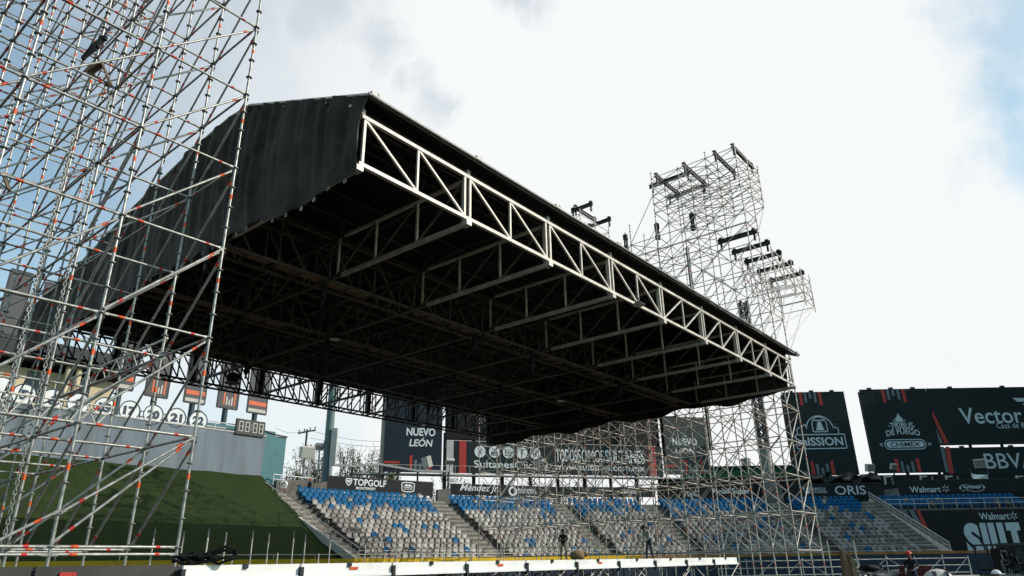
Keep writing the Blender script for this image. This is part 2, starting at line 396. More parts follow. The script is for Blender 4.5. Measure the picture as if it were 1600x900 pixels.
secs = [(-50.2, -35.6), (-33.0, -21.8), (-19.5, -11.3), (-9.1, 2.6), (5.0, 13.0)]
SECN = ['leftmost', 'second', 'middle', 'fourth', 'right-hand']
ORD = ['front', 'second', 'third', 'fourth', 'fifth', 'sixth', 'seventh', 'eighth', 'ninth', 'tenth', 'eleventh', 'twelfth', 'thirteenth', 'fourteenth', 'top']
rs = random.Random(11); seats = []
def pick(i):
    fromtop = NR-1-i
    pb = [.97, .97, .9, .72, .3, .12][fromtop] if fromtop < 6 else .075
    if rs.random() < pb: return 'seatblue'
    return 'seatlight' if rs.random() < .42 else 'seatgrey'
SP = .575
for si, (t0, t1) in enumerate(secs):
    for i in range(NR):
        r = RB+RD*i-.05
        if si == 0: t0 = -49.4+.75*i/(NR-1)
        s0 = R_(min(t0, 0))*r+max(t0, 0); s1 = R_(min(t1, 0))*r+max(t1, 0)
        n = int((s1-s0)/SP); off = ((s1-s0)-n*SP)/2
        for j in range(n):
            s_ = s0+off+(j+.5)*SP; t = math.degrees(s_/r) if s_ < 0 else s_
            p = bowl(t, r)+Vector((0, 0, Z0+RH*i)); seats.append((p, t, i, si, pick(i)))
for i in (12, 13, 14):
    for j in range(int(52/SP)):
        t = TRt+.6+j*SP
        if 30 < t < 32: continue
        seats.append((bowl(t, RB+RD*i-.05)+Vector((0, 0, Z0+RH*i)), t, i, 5, pick(i)))
SECN.append('far right')
seats = [s for s in seats if in_view(s[0]+Vector((0, 0, .6)), 30)]
seats.sort(key=lambda s: s[0].length)
CN = {'seatblue': 'blue', 'seatgrey': 'mid-grey', 'seatlight': 'pale grey'}
rest = MB()
for k, (p, t, i, si, c) in enumerate(seats):
    rot = Matrix.Rotation(-R_(min(t, 0)), 4, 'Z')
    if k < 300:
        o = bpy.data.objects.new('stadium_seat', SME[c]); COL.objects.link(o); o.matrix_world = Matrix.Translation(p) @ rot
        lab = f'{CN[c]} plastic seat in the {ORD[i]} row of the {SECN[si]} seating block'
        if i == 0: lab = f'{CN[c]} plastic seat in the lowest row of the {SECN[si]} seating block'
        if i not in (0, NR-1): lab = f'{CN[c]} plastic seat, {ORD[i]} row from the front of the {SECN[si]} seating block'
        tag(o, lab, 'seat', f'{CN[c]} seats in {ORD[i]} row of {SECN[si]} block')
    else:
        src = SM[c]; rest.mi = ['seatblue', 'seatgrey', 'seatlight'].index(c)
        mw = Matrix.Translation(p) @ rot; o0 = len(rest.v)
        rest.v += [mw @ v for v in src.v]; rest.f += [[a+o0 for a in f] for f in src.f]; rest.m += [rest.mi]*len(src.f); rest.sm += src.sm
tag(rest.build('stadium_seats', ['seatblue', 'seatgrey', 'seatlight']), 'farther blue and grey plastic seats filling the rest of the grandstand', 'seats', kind='stuff')
# ------------------------------------------------------------------ outfield fence
UL = Vector((-math.cos(R_(-TL)), -math.sin(R_(-TL)), 0))      # along the fence towards the left and the camera
P1 = bowl(TL, RB-1.0)
fpts = [P1+UL*s for s in range(46, 0, -3)]+[bowl(t, RB-1.0) for t in trange(TL, 0, 26)]+[bowl(t, RB-1.0) for t in trange(0, 75, 15)[1:]]
fence = thing('outfield_fence', P1, 'long low outfield fence with dark blue padding and yellow top', 'fence')
def ribbon(b, pts, z0, z1, th):
    for p, q in zip(pts, pts[1:]):
        b.bar(Vector((p.x, p.y, (z0+z1)/2)), Vector((q.x, q.y, (z0+z1)/2)), th, z1-z0)
b = MB(); ribbon(b, fpts, 0, 1.78, .16); b.build('padding', 'padblue', fence)
b = MB(); ribbon(b, [p for p in fpts if p.x < 12], 1.785, 2.06, .2); b.build('yellow_cap', 'yellow', fence)
b = MB(); ribbon(b, [p for p in fpts if p.x > 9], 1.785, 2.0, .2); b.build('shaded_cap', mat('shaded_yellow_paint', (.30, .14, .03), .6, 0, .25, 1), fence)  # yellow cap carried on in brown, its shade painted into the colour
b = MB(); 
lp = [p for p in fpts if p.x < 9]
b.path([p+Vector((0, .3, 2.32)) for p in lp], .03, 6)
for p in lp: b.tube(p+Vector((0, .3, 1.9)), p+Vector((0, .3, 2.32)), .025, 6)
b.build('top_rail', 'alu', fence)
# ------------------------------------------------------------------ turf slope, grey wall
n0 = bowl_n(TL)
W1 = bowl(TL+.2, RB+13.0); ZWB, ZWT = 8.7, 11.9
b = MB(); nx, ny = 40, 14
foot0 = bowl(TL, RB-.6)
vs = []
for j in range(ny+1):
    for i in range(nx+1):
        p = (foot0+UL*(i*46/nx)).lerp(W1+UL*(i*46/nx), j/ny); vs.append(Vector((p.x, p.y, .9+(ZWB-.9)*(j/ny)**1.0+.04*math.sin(i*1.7+j))))
b.add(vs, [(j*(nx+1)+i, j*(nx+1)+i+1, (j+1)*(nx+1)+i+1, (j+1)*(nx+1)+i) for j in range(ny) for i in range(nx)])
tag(b.build('turf_slope', 'turf'), kind='structure')
PW = Plane(W1, -UL)
gw = thing('panel_wall', W1+UL*20, 'long grey panelled wall along the top of the green slope', 'wall')
for i in range(13):
    a1 = -i*3.6; b = PW.slab((a1-3.59, a1, ZWB-.4, ZWT-.0), .14+.012*(i % 2)); b.build('wall_panel', 'wallgrey', gw)
b = PW.slab((-47, .05, ZWT, ZWT+.1), .24); b.build('coping', 'palegrey', gw)
b = MB(); 
for i in range(30): b.box(PW.w(-i*1.6-.4, ZWB-.35, .12), (.1, .1, .5), (PW.u, PW.n, Vector((0, 0, 1))))
b.build('footing_strip', 'blacksteel', gw)
b = MB(); b.box(PW.w(-23, ZWT+.35, -.5), (46, .06, .08), (PW.u, PW.n, Vector((0, 0, 1)))); b.box(PW.w(-23, ZWT+.75, -.5), (46, .06, .08), (PW.u, PW.n, Vector((0, 0, 1))))
for i in range(24): b.box(PW.w(-i*2-.3, ZWT+.42, -.5), (.06, .05, .84), (PW.u, PW.n, Vector((0, 0, 1))))
b.build('back_rail', 'palegrey', gw)
# number discs
for k, (num, px, py, rp) in enumerate([('', 2, 606, 17), ('5', 37, 617, 17), ('6', 81, 625, 17), ('9', 122, 631, 16.5), ('13', 163, 637, 16), ('17', 202, 642, 15.6), ('20', 239, 648, 15.3), ('21', 275, 653, 15), ('22', 309, 657.5, 14.8)]):
    ca, cz = PW.pt(px, py); rr = (PW.pt(px, py-rp)[1]-cz)*1.0
    lab = f'round white disc with dark blue number {num} standing on the grey wall' if num else 'leftmost round white disc on the grey wall, half hidden by pipes'
    t = thing('number_disc', PW.w(ca, ZWT+.1), lab, 'number sign', 'round white number discs along the grey wall')
    b = MB(); nn = 32
    fr = [PW.w(ca+rr*math.cos(2*math.pi*i/nn), cz+rr*math.sin(2*math.pi*i/nn), .06) for i in range(nn)]
    bk = [v-PW.n*.1 for v in fr]
    b.add(fr+bk, [tuple(range(nn)), tuple(range(2*nn-1, nn-1, -1))]+[(i, nn+i, nn+(i+1) % nn, (i+1) % nn) for i in range(nn)])
    b.build('disc', 'discwhite', t)
    PW.flat('rim', PW.ring(ca, cz, rr*.94, rr*1.06), 'discblue', t, .075)
    PW.flat('pinstripes', [[(ca+x-.012, cz-h), (ca+x+.012, cz-h), (ca+x+.012, cz+h), (ca+x-.012, cz+h)] for x in [(-.8+.16*q)*rr for q in range(11)] for h in [math.sqrt(max(0, (rr*.93)**2-x*x))]], mat('pinstripe', (.60, .62, .63), .6, 0, .1, 2), t, .068)
    if num:
        wd = .33*rr if len(num) == 1 else .62*rr
        PW.text('numeral', num, (ca-wd, ca+wd, cz-.46*rr, cz+.46*rr), 'discblue', t, .13, 0, .085)
    b = MB()
    for dx in (-.4, .4): b.bar(PW.w(ca+dx*rr, ZWT+.1, -.1), PW.w(ca+dx*rr, cz, -.1), .06)
    b.build('bracket', 'poledark', t)
# tall banners on posts behind the wall
PB = Plane(W1+n0*9, -UL)
for k, (x0, x1, yb, kind) in enumerate([(-20, 18, 560, 0), (38, 72, 577, 1), (170, 207, 608, 1), (225, 261, 620, 0), (286, 319, 630, 1), (338, 370, 638, 0), (385, 415, 646, 1)]):
    a0 = PB.pt(x0, yb)[0]; a1 = PB.pt(x1, yb)[0]; zb = PB.pt((x0+x1)/2, yb)[1]
    H = 7.2
    zt = zb+H
    desc = 'orange band' if kind else 'orange bars'
    PLACE = ['leftmost of the row', 'second from the left', 'third from the left', 'fourth from the left', 'third from the right', 'second from the right', 'rightmost above clock board'][k]
    t = thing('banner', PB.w((a0+a1)/2, ZWT-3), f'tall grey banner with {desc}, {PLACE}', 'banner', 'tall grey banners on posts behind the grey wall')
    PB.slab((a0, a1, zb, zt), .14).build('panel', 'bannergrey', t)
    wdt = a1-a0
    b = MB()
    for (q0, q1) in (((a0, zb), (a1, zb)), ((a0, zt), (a1, zt)), ((a0, zb), (a0, zt)), ((a1, zb), (a1, zt))): b.bar(PB.w(*q0, .02), PB.w(*q1, .02), .13)
    b.build('frame', 'poledark', t)
    if kind:
        PB.flat('orange_band', [PB.rpoly((a0+.08, a1-.08, zb+.75, zb+1.15))], 'orangeprint', t, .09)
        PB.flat('grey_band', [PB.rpoly((a0+.08, a1-.08, zb+.1, zb+.42))], 'palegrey', t, .09)
    else:
        for j, (hh, m) in enumerate([(1.25, 'orangeprint'), (.8, 'palegrey'), (.55, 'palegrey'), (.8, 'palegrey'), (1.25, 'orangeprint')]):
            aa = a0+wdt*(.26+.13*j); PB.flat('bar', [PB.rpoly((aa, aa+wdt*.075, zb+.3, zb+.3+hh))], m, t, .09)
    b = MB(); b.tube(PB.w((a0+a1)/2, 0, -.25), PB.w((a0+a1)/2, zt, -.25), .26, 10); b.build('post', mat('dark_teal_post', (.02, .05, .06), .5, 0, .2, 1), t)
# clock board
ca0, ca1, cz0, cz1 = PW.rect_px(367, 657, 412, 681)
t = thing('clock_board', PW.w(ca1, ZWT), 'small grey clock board with four blank digits on the wall end', 'clock')
PW.slab((ca0, ca1, cz0, cz1), .25, -.1).build('case', mat('clock_case', (.045, .045, .04), .6, 0, .2, 2), t)
cw = (ca1-ca0)
for j, fx in enumerate((.08, .30, .57, .79)):
    r = (ca0+cw*fx, ca0+cw*(fx+.15), cz0+.2*(cz1-cz0), cz0+.85*(cz1-cz0))
    PW.flat('digit_frame', [PW.rpoly(r)], 'palegrey', t, .235)
    ins = .06*cw*.5; mid = (r[2]+r[3])/2
    PW.flat('digit', [PW.rpoly((r[0]+ins, r[1]-ins, r[2]+ins, mid-ins*.4)), PW.rpoly((r[0]+ins, r[1]-ins, mid+ins*.4, r[3]-ins))], 'blacksteel', t, .25)
PW.flat('colon', [PW.rpoly((ca0+cw*.495, ca0+cw*.52, cz0+(cz1-cz0)*q, cz0+(cz1-cz0)*(q+.07))) for q in (.36, .6)], 'palegrey', t, .235)
b = MB(); b.tube(PW.w((ca0+ca1)/2, ZWT, -.1), PW.w((ca0+ca1)/2, cz0+.1, -.1), .06); b.build('stand', 'poledark', t)
# teal shed at the wall end
PT = Plane(W1+n0*1.2, -UL)
t = thing('shed', PT.w(.5, 0), 'teal clad shed with sagging roof edge behind the wall end', 'shed')
a0, a1 = PT.pt(300, 690)[0], PT.pt(446, 700)[0]
PT.slab((a0, a1-1.2, 4, ZWT+.75), .2).build('front_wall', 'teal', t)
b = MB(); b.box(PT.w(a1-.6, (7.4+ZWT)/2+.2, -.1), (1.2, .2, ZWT-7.4+.4), (PT.u, PT.n, Vector((0, 0, 1)))); b.build('side_wall', 'teal', t)
b = MB(); z = ZWT
pz = [PT.w(a1-3.2+.4*i, z+1.0-.55*(i/8)**.8-.12*math.sin(math.pi*i/8), .1) for i in range(9)]
b.path(pz, .07, 6); b.build('roof_edge', 'poledark', t)
# beige building behind wall, left
PBd = Plane(W1+n0*6, -UL)
a0, a1 = PBd.pt(-150, 600)[0], PBd.pt(172, 620)[0]
t = thing('building', PBd.w(a1, 0), 'beige building with dark flat roof and window band behind the wall', 'building')
zr = PBd.pt(120, 572)[1]
b = MB(); b.box(PBd.w((a0+a1)/2, zr/2-.4, -4), (a1-a0, 8, zr-.8), (PBd.u, PBd.n, Vector((0, 0, 1)))); b.build('wall', 'beige', t)
b = MB(); b.box(PBd.w((a0+a1)/2, zr+.35, -3.4), (a1-a0+1.6, 9.6, 1.5), (PBd.u, PBd.n, Vector((0, 0, 1)))); b.build('roof', mat('dark_roof_band', (.012, .014, .02), .6, 0, .3, 1), t)
for i in range(7):
    aa = a1-1.6-i*3.1
    f = PBd.slab((aa-1.3, aa, zr-3.2, zr-1.0), .16).build('window', 'poledark', t)
    PBd.slab((aa-1.2, aa-.1, zr-3.1, zr-1.1), .2).build('pane', 'glass', f)
b = MB()
for px in (98, 115): a = PBd.pt(px, 590)[0]; b.tube(PBd.w(a, 0, .9), PBd.w(a, zr+.3, .9), .22, 10)
b.build('column', 'beige', t)
# ================================================================== SIGNS ON THE BOWL
UPZ = Vector((0, 0, 1))
def strip(name, label, x0, x1, y0a, y1a, y0b, y1b, m='blackbanner', r=None, cat='sign'):
    """board standing on the back of the stand between pixel columns x0..x1"""
    r = r or RB+RD*NR+1.35
    pa = on_bowl(x0, y1a, r)[1]; pb = on_bowl(x1, y1b, r)[1]
    PL = Plane(pa, (pb-pa)); 
    w_ = (Vector((pb.x, pb.y, 0))-Vector((pa.x, pa.y, 0))).length
    z0 = min(PL.pt(x0, y1a)[1], PL.pt(x1, y1b)[1]); z1 = (PL.pt(x0, y0a)[1]+PL.pt(x1, y0b)[1])/2
    t = thing(name, PL.w(w_/2, z0), label, cat)
    PL.slab((0, w_, z0, z1), .1).build('panel', m, t)
    b = MB()
    for i in range(int(w_/2.4)+1): b.bar(PL.w(min(w_-.05, i*2.4+.05), z0-.6, -.12), PL.w(min(w_-.05, i*2.4+.05), z1, -.12), .07)
    b.bar(PL.w(0, z1+.03, 0), PL.w(w_, z1+.03, 0), .06); b.build('frame', 'poledark', t)
    return t, PL
t, PL = strip('advert_board', 'black board with golf shield emblem and white block lettering behind the top row', 510, 676, 744, 767, 754, 771)
PL.text('lettering', 'TOPGOLF', PL.rect_px(551, 749.5, 603, 760), 'white', t, .05)
PL.text('lettering', 'MONTERREY', PL.rect_px(555.5, 761.3, 586.5, 765.6), 'white', t, .05)
r = PL.rect_px(540, 748, 549, 759)
mx = (r[0]+r[1])/2; hh = r[3]-r[2]; hw = (r[1]-r[0])/2
PL.flat('emblem', PL.stroke([(mx-hw, r[3]), (mx+hw, r[3]), (mx+hw*.9, r[2]+hh*.45), (mx, r[2]), (mx-hw*.9, r[2]+hh*.45), (mx-hw, r[3])], .09)+PL.disc(mx, r[2]+hh*.62, hw*.42)+[[(mx-hw*.8, r[3]-.1), (mx-.1, r[2]+.3), (mx, r[2]+.5)], [(mx+hw*.8, r[3]-.1), (mx, r[2]+.5), (mx+.1, r[2]+.3)]], 'white', t)
r = PL.rect_px(627, 754, 647, 768.5); mx = (r[0]+r[1])/2; hw = (r[1]-r[0])/2; hh = r[3]-r[2]
sh = [(mx-hw, r[3]-hh*.12), (mx-hw*.5, r[3]), (mx+hw*.5, r[3]), (mx+hw, r[3]-hh*.12), (mx+hw*.92, r[2]+hh*.12), (mx+hw*.4, r[2]), (mx-hw*.4, r[2]), (mx-hw*.92, r[2]+hh*.12), (mx-hw, r[3]-hh*.12)]
PL.flat('emblem', PL.stroke(sh, .09)+[[(mx-hw*.7, r[2]+hh*.62), (mx-hw*.25, r[2]+hh*.85), (mx, r[2]+hh*.72), (mx+hw*.25, r[2]+hh*.85), (mx+hw*.7, r[2]+hh*.62)]], 'white', t)
PL.text('lettering', 'CLEMENTE', (mx-hw*.75, mx+hw*.75, r[2]+hh*.4, r[2]+hh*.58), 'white', t, .04)
PL.text('lettering', 'JACQUES', (mx-hw*.65, mx+hw*.65, r[2]+hh*.16, r[2]+hh*.36), 'white', t, .04)
t, PL = strip('advert_board', 'black board with white script surname behind the second seating block', 704, 872, 756, 773, 762, 775)
PL.text('lettering', 'Méndez Jr.', PL.rect_px(718, 757, 779, 771), 'white', t, .02, .35)
q = PL.rect_px(809, 764, 834, 766.5); PL.flat('small_print', [PL.rpoly((q[0]+(q[1]-q[0])*k/6, q[0]+(q[1]-q[0])*(k+.7)/6, q[2], q[3])) for k in range(6)], 'white', t)
PL.text('lettering', 'DE SEGUROS', PL.rect_px(808, 767.6, 838, 771), 'white', t, .02)
r = PL.rect_px(796, 762, 806, 773); PL.flat('emblem', PL.ring((r[0]+r[1])/2, (r[2]+r[3])/2, .3, .5), 'white', t)
t, PL = strip('advert_board', 'black board with rows of small white lettering behind the middle block', 875, 1024, 762, 776, 762, 777, 'teal_black')
PL.text('lettering', 'Clamato', PL.rect_px(969, 764, 994, 772), 'white', t, .04, .2)
for x0, y0, x1, y1 in ((914, 764, 941, 766.5), (917, 769, 938, 770.5), (914, 773, 941, 775)):
    q = PL.rect_px(x0, y0, x1, y1); PL.flat('small_print', [PL.rpoly((q[0]+(q[1]-q[0])*k/7, q[0]+(q[1]-q[0])*(k+.7)/7, q[2], q[3])) for k in range(7)], 'greyprint', t)
t, PL = strip('advert_board', 'black board with large spaced white letters beside the dark light pole', 1028, 1180, 760, 777, 757, 777)
PL.text('lettering', 'VIVO', PL.rect_px(1066, 767, 1092, 776), 'white', t, .01)
PL.text('lettering', 'Mobil Super', PL.rect_px(1112, 763, 1172, 774), 'white', t, .03)
t, PL = strip('advert_board', 'black board with dove emblem and wide five-letter watch lettering'.replace('five-letter watch', 'pale capital'), 1236, 1380, 758, 776, 754, 773)
PL.text('lettering', 'ORIS', PL.rect_px(1304, 759, 1352, 773), 'dimwhite', t, .015)
PL.text('lettering', 'CHRISTUS', PL.rect_px(1266, 762, 1289, 766), 'dimwhite', t, .02)
PL.text('lettering', 'MUGUERZA', PL.rect_px(1266, 766.5, 1292, 770.5), 'dimwhite', t, .02)
a, z = PL.pt(1261, 767); PL.flat('emblem', PL.disc(a, z, .35)+[[(a, z+.2), (a-.6, z+.5), (a-.3, z-.1)], [(a+.1, z+.3), (a+.5, z+.6), (a+.3, z)]], 'dimwhite', t)
t, PL = strip('advert_board', 'black board with pale wordmark, six-ray spark and ribbon emblem on the right', 1405, 1552, 752, 772, 748, 769)
PL.text('lettering', 'Walmart', PL.rect_px(1421, 760, 1469, 769.5), 'dimwhite', t, .035)
def spark(PL, a, z, R0, R1, wd, m, t):
    PL.flat('spark', [q for k in range(6) for q in PL.stroke([(a+R0*math.sin(k*math.pi/3), z+R0*math.cos(k*math.pi/3)), (a+R1*math.sin(k*math.pi/3), z+R1*math.cos(k*math.pi/3))], wd)], m, t)
a, z = PL.pt(1477, 763.5); spark(PL, a, z, .15, .4, .09, 'dimwhite', t)
r = PL.rect_px(1501, 756, 1536, 769); hh = r[3]-r[2]; n = 10
PL.flat('emblem', [q for zz, wd in ((.9, .05), (.25, .05)) for q in PL.stroke([(r[0]+(r[1]-r[0])*i/n, r[2]+hh*(zz-.1+.1*math.sin(i*.75))) for i in range(n+1)], wd)]+[[(r[0], r[2]+hh*.3), (r[0]-.25, r[2]+hh*.5), (r[0], r[2]+hh*.8)], [(r[1], r[2]+hh*.3), (r[1]+.25, r[2]+hh*.6), (r[1], r[2]+hh*.85)]], 'dimwhite', t)
PL.flat('emblem', PL.stroke([(r[0]+.25+(r[1]-r[0]-.5)*i/26, r[2]+hh*(.58+.17*math.sin(i*1.9)+.05*math.sin(i*.8))) for i in range(27)], .09), 'dimwhite', t)
t, PL = strip('advert_board', 'unlettered black board at the far right above the top seats', 1556, 1700, 750, 769, 745, 765)
# concrete blocks between the boards
for k, (x0, x1, y0, y1, lab) in enumerate([(430, 487, 747, 772, 'low grey concrete wall behind the bending person in white'), (488, 509, 752, 768, 'grey concrete end wall left of the golf board'), (683, 703, 763, 773, 'sloping grey concrete wall left of the script board'), (1381, 1404, 763, 773, 'grey concrete block between two black boards at right'), (1192, 1222, 758, 776, 'pale grey concrete pier at the foot of the dark light pole')]):
    p = on_bowl((x0+x1)/2, y1, RB+RD*NR+1.5)
    PLk = Plane(p[1], bowl_t(p[0])); a0, a1, z0, z1 = PLk.rect_px(x0, y0, x1, y1)
    t = thing('concrete_block', PLk.w(0, z0), lab, 'wall')
    b = MB(); th = .5
    f = [PLk.w(a0, z0-.8, .2), PLk.w(a1, z0-.8, .2), PLk.w(a1, z1, .2), PLk.w(a0, z1-.25*(z1-z0), .2)]; bk = [v-PLk.n*th for v in f]
    b.add(f+bk, [(0, 1, 2, 3), (7, 6, 5, 4), (0, 4, 5, 1), (1, 5, 6, 2), (2, 6, 7, 3), (3, 7, 4, 0)]); b.build('block', 'concrete', t)
t = thing('handrail', on_bowl(430, 755, RB+RD*NR+1.6)[1], 'thin white handrail above the low grey wall at the top left of the seats', 'handrail')
b = MB(); qa, qb = on_bowl(428, 741, RB+RD*NR+1.6)[1], on_bowl(482, 747, RB+RD*NR+1.6)[1]; b.tube(qa, qb, .045, 6); b.tube(qa-UPZ*.4, qb-UPZ*.4, .03, 6)
for i in range(6): q = qa.lerp(qb, i/5); b.tube(q, q-UPZ*.9, .035, 6)
b.build('rail', 'white', t)
# ------------------------------------------------------------------ scoreboard and its signs
u = Vector((math.sin(R_(74)), math.cos(R_(74)), 0))
p = at(700, 735, Y=83); PS = Plane(p, u)
a_l, zt_ = PS.pt(697, 690); a_r = PS.pt(1034, 720)[0]; zb_ = PS.pt(860, 742)[1]; zs_ = PS.pt(860, 693)[1]
sb = thing('scoreboard', PS.w((a_l+a_r)/2, 0, -1), 'huge unlit dark scoreboard screen on posts behind the middle block', 'scoreboard')
PS.slab((a_l, a_r, zs_+.2, zs_+11), .8, .5).build('screen', 'screen', sb)
b = MB()
for i in range(9):
    aa = a_l+(a_r-a_l)*i/8; b.tube(PS.w(aa, 0, -.6), PS.w(aa, zs_+1, -.6), .22, 8)
b.build('support_posts', 'poledark', sb)
b = MB(); b.box(PS.w((a_l+a_r)/2-2, zb_-.3, .5), (a_r-a_l+18, 1.3, .16), (PS.u, PS.n, UPZ)); b.build('catwalk', 'palegrey', sb)
b = MB()
b.tube(PS.w(a_l-11, zb_+.7, 1.1), PS.w(a_r+7, zb_+.7, 1.1), .03, 6)
for i in range(28): aa = a_l-11+i*(a_r-a_l+18)/27; b.tube(PS.w(aa, zb_-.3, 1.1), PS.w(aa, zb_+.7, 1.1), .025, 6)
b.build('catwalk_rail', 'palegrey', sb)
t = thing('advert_banner', PS.w((a_l+a_r)/2, zb_), 'long dark green banner with social media icons and team lettering under the scoreboard', 'banner')
PS.slab((a_l, a_r, zb_, zs_), .12, -.1).build('panel', 'teal_black', t)
for x0, x1, m in ((697, 708, 'palegrey'), (717, 728, 'redprint'), (1012, 1023.5, 'redprint')):
    PS.flat('stripe', [PS.rpoly((PS.pt(x0, 715)[0], PS.pt(x1, 715)[0], zb_, zs_))], m, t, .18)
for k, (px, py, g) in enumerate([(749.5, 706, 'X'), (772, 706.5, 'You'), (793.5, 707.5, 'o'), (815, 708, 'f'), (835.5, 709, 'd')]):
    a, z = PS.pt(px, py); rr = .68
    ic = PS.flat('icon', PS.disc(a, z, rr), 'white', t, .19)
    dk = 'blackbanner'
    if g == 'o':
        PS.flat('icon_mark', PS.ring(a, z, rr*.2, rr*.3, 16)+PS.stroke([(a-.36, z-.36), (a+.36, z-.36), (a+.36, z+.36), (a-.36, z+.36), (a-.36, z-.36)], .09), dk, ic, .2)
    elif g == 'd':
        PS.flat('icon_mark', PS.ring(a-.08, z-.16, .12, .24, 14)+PS.stroke([(a+.12, z-.16), (a+.12, z+.4), (a+.36, z+.2)], .11), dk, ic, .2)
    elif g == 'You':
        PS.text('icon_mark', 'You', (a-.3, a+.3, z+.08, z+.42), dk, ic, .02, 0, .2)
        PS.flat('icon_mark', [PS.rpoly((a-.42, a+.42, z-.42, z+.02))], dk, ic, .2)
        PS.text('icon_mark', 'Tube', (a-.34, a+.34, z-.35, z-.05), 'white', ic, .02, 0, .21)
    else: PS.text('icon_mark', g, (a-(.28 if g == 'X' else .16), a+(.28 if g == 'X' else .2), z-.36, z+.36), dk, ic, .02 if g == 'X' else .05, 0, .2)
PS.text('lettering', 'Sultanes', PS.rect_px(740, 720, 802, 731.5), 'white', t, .025, 0, .19)
PS.text('lettering', 'Oficial', PS.rect_px(804, 721.5, 845, 733), 'white', t, -.012, 0, .19)
PS.text('lettering', 'TODOS', PS.rect_px(868, 702, 901, 722.5), 'white', t, .055, 0, .19)
PS.text('lettering', 'SOMOS', PS.rect_px(902, 703, 943, 722.5), 'white', t, -.008, 0, .19)
PS.text('lettering', 'SULTANES', PS.rect_px(944.5, 704, 1006, 724.5), 'white', t, .055, 0, .19)
PS.text('lettering', 'www.sultanes.com.mx', PS.rect_px(865, 725, 1006, 736), 'white', t, .02, 0, .19)
def state_panel(x0, x1, ytop_extra, ybot, txs, label, m, zt):
    a0, a1 = PS.pt(x0, ybot-30)[0], PS.pt(x1, ybot-30)[0]; z0 = PS.pt((x0+x1)/2, ybot)[1]
    t = thing('advert_banner', PS.w((a0+a1)/2, z0), label, 'banner')
    PS.slab((a0, a1, z0, zt), .2, -.02).build('panel', m, t)
    (n0x, n0y, n1x, n1y), (l0x, l0y, l1x, l1y) = txs
    PS.text('lettering', 'NUEVO', PS.rect_px(n0x, n0y, n1x, n1y), 'white', t, .06, 0, .14)
    PS.text('lettering', 'LEÓN', PS.rect_px(l0x, l0y, l1x, l1y), 'white', t, .05, .18, .14)
    r = PS.rect_px(n0x+17, n0y-4.5, n1x-17, n0y-3); PS.flat('emblem', [PS.rpoly(r)], 'white', t, .14)
    w_ = a1-a0
    for fx, h, mm in ((.44, 1.7, 'redprint'), (.52, 1.2, 'greyprint'), (.60, .8, 'greyprint'), (.68, 1.2, 'greyprint'), (.77, 1.7, 'redprint')):
        PS.flat('bar', [PS.rpoly((a0+w_*fx, a0+w_*(fx+.05), z0+.2, z0+.2+h))], mm, t, .14)
    PS.flat('stripe', [PS.rpoly((a0, a0+w_*.27, z0+.95, z0+1.2))], 'redprint', t, .14)
    return t
state_panel(600, 690, 0, 738, ((635, 669, 680, 681.5), (639, 684, 676, 698)), 'tall navy banner with white two-line lettering left of the scoreboard', 'navy', zs_+6)
state_panel(1036, 1108, 0, 742, ((1050, 685, 1088, 696), (1054, 698, 1084, 709)), 'tall navy banner with white two-line lettering behind the right scaffolding', mat('faded_navy_banner', (.012, .03, .033), .55, 0, .25, .5), zs_+4)
t = thing('steel_post', PS.w(PS.pt(597, 740)[0], 0, -.3), 'thick pale steel post at the left edge of the navy banner', 'post')
b = MB(); a = PS.pt(597, 735)[0]; b.tube(PS.w(a, 0, -.3), PS.w(a, zs_+7, -.3), .32, 10); b.build('shaft', mat('dull_beige_steel', (.30, .27, .22), .6, .1, .15, 1), t)
b = MB(); b.box(PS.w(a, .1, -.3), (1, 1, .2)); b.build('base_plate', 'poledark', t)
# ------------------------------------------------------------------ big billboards at right
PR = Plane((0, 91, 0), (1, 0))
def billboard(label, px, m='teal_black', seams=True, pl=PR):
    x0, y0, x1, y1, xb0, xb1 = px
    a0 = (pl.pt(x0, y0)[0]+pl.pt(xb0, y1)[0])/2; a1 = (pl.pt(x1, y0)[0]+pl.pt(xb1, y1)[0])/2
    z1 = pl.pt((x0+x1)/2, y0)[1]; z0 = pl.pt((xb0+xb1)/2, y1)[1]
    t = thing('billboard', pl.w((a0+a1)/2, 0, -.6), label, 'billboard')
    pl.slab((a0, a1, z0, z1), .14).build('panel', m, t)
    b = MB(); n = max(2, int((a1-a0)/4))
    for i in range(n+1): aa = a0+.3+(a1-a0-.6)*i/n; b.bar(pl.w(aa, 0, -.7), pl.w(aa, z1-.2, -.7), .35)
    for k in range(5): zz = z0+(z1-z0)*(k+.5)/5; b.bar(pl.w(a0, zz, -.25), pl.w(a1, zz, -.25), .16)
    b.build('frame', 'poledark', t)
    if seams:
        b = MB()
        for zz in (z0+(z1-z0)*.64, z0+(z1-z0)*.3): b.box(pl.w((a0+a1)/2, zz, .075), (a1-a0, .012, .05), (pl.u, pl.n, UPZ))
        b.build('seam', 'navy', t)
    b = MB()
    for i in range(3): aa = a0+(a1-a0)*(.15+.33*i); b.box(pl.w(aa, z1+.1, 0), (.5, .3, .22), (pl.u, pl.n, UPZ))
    b.build('top_bracket', 'poledark', t)
    return t, (a0, a1, z0, z1)
def bars(t, r, pl, ax, top):
    a0, a1, z0, z1 = r; w_ = a1-a0
    for j, (h, m) in enumerate([(.165, 'redprint'), (.13, 'greyprint'), (.085, 'greyprint'), (.13, 'greyprint'), (.165, 'redprint')]):
        aa = a0+w_*(ax+.077*j)
        h *= (z1-z0)
        rr = (aa, aa+w_*(.042 if m == 'greyprint' else .05), z1-h-.02, z1-.02) if top else (aa, aa+w_*(.042 if m == 'greyprint' else .05), z0+.1, z0+.1+h*.95)
        pl.flat('bar', [pl.rpoly(rr)], m, t, .1)
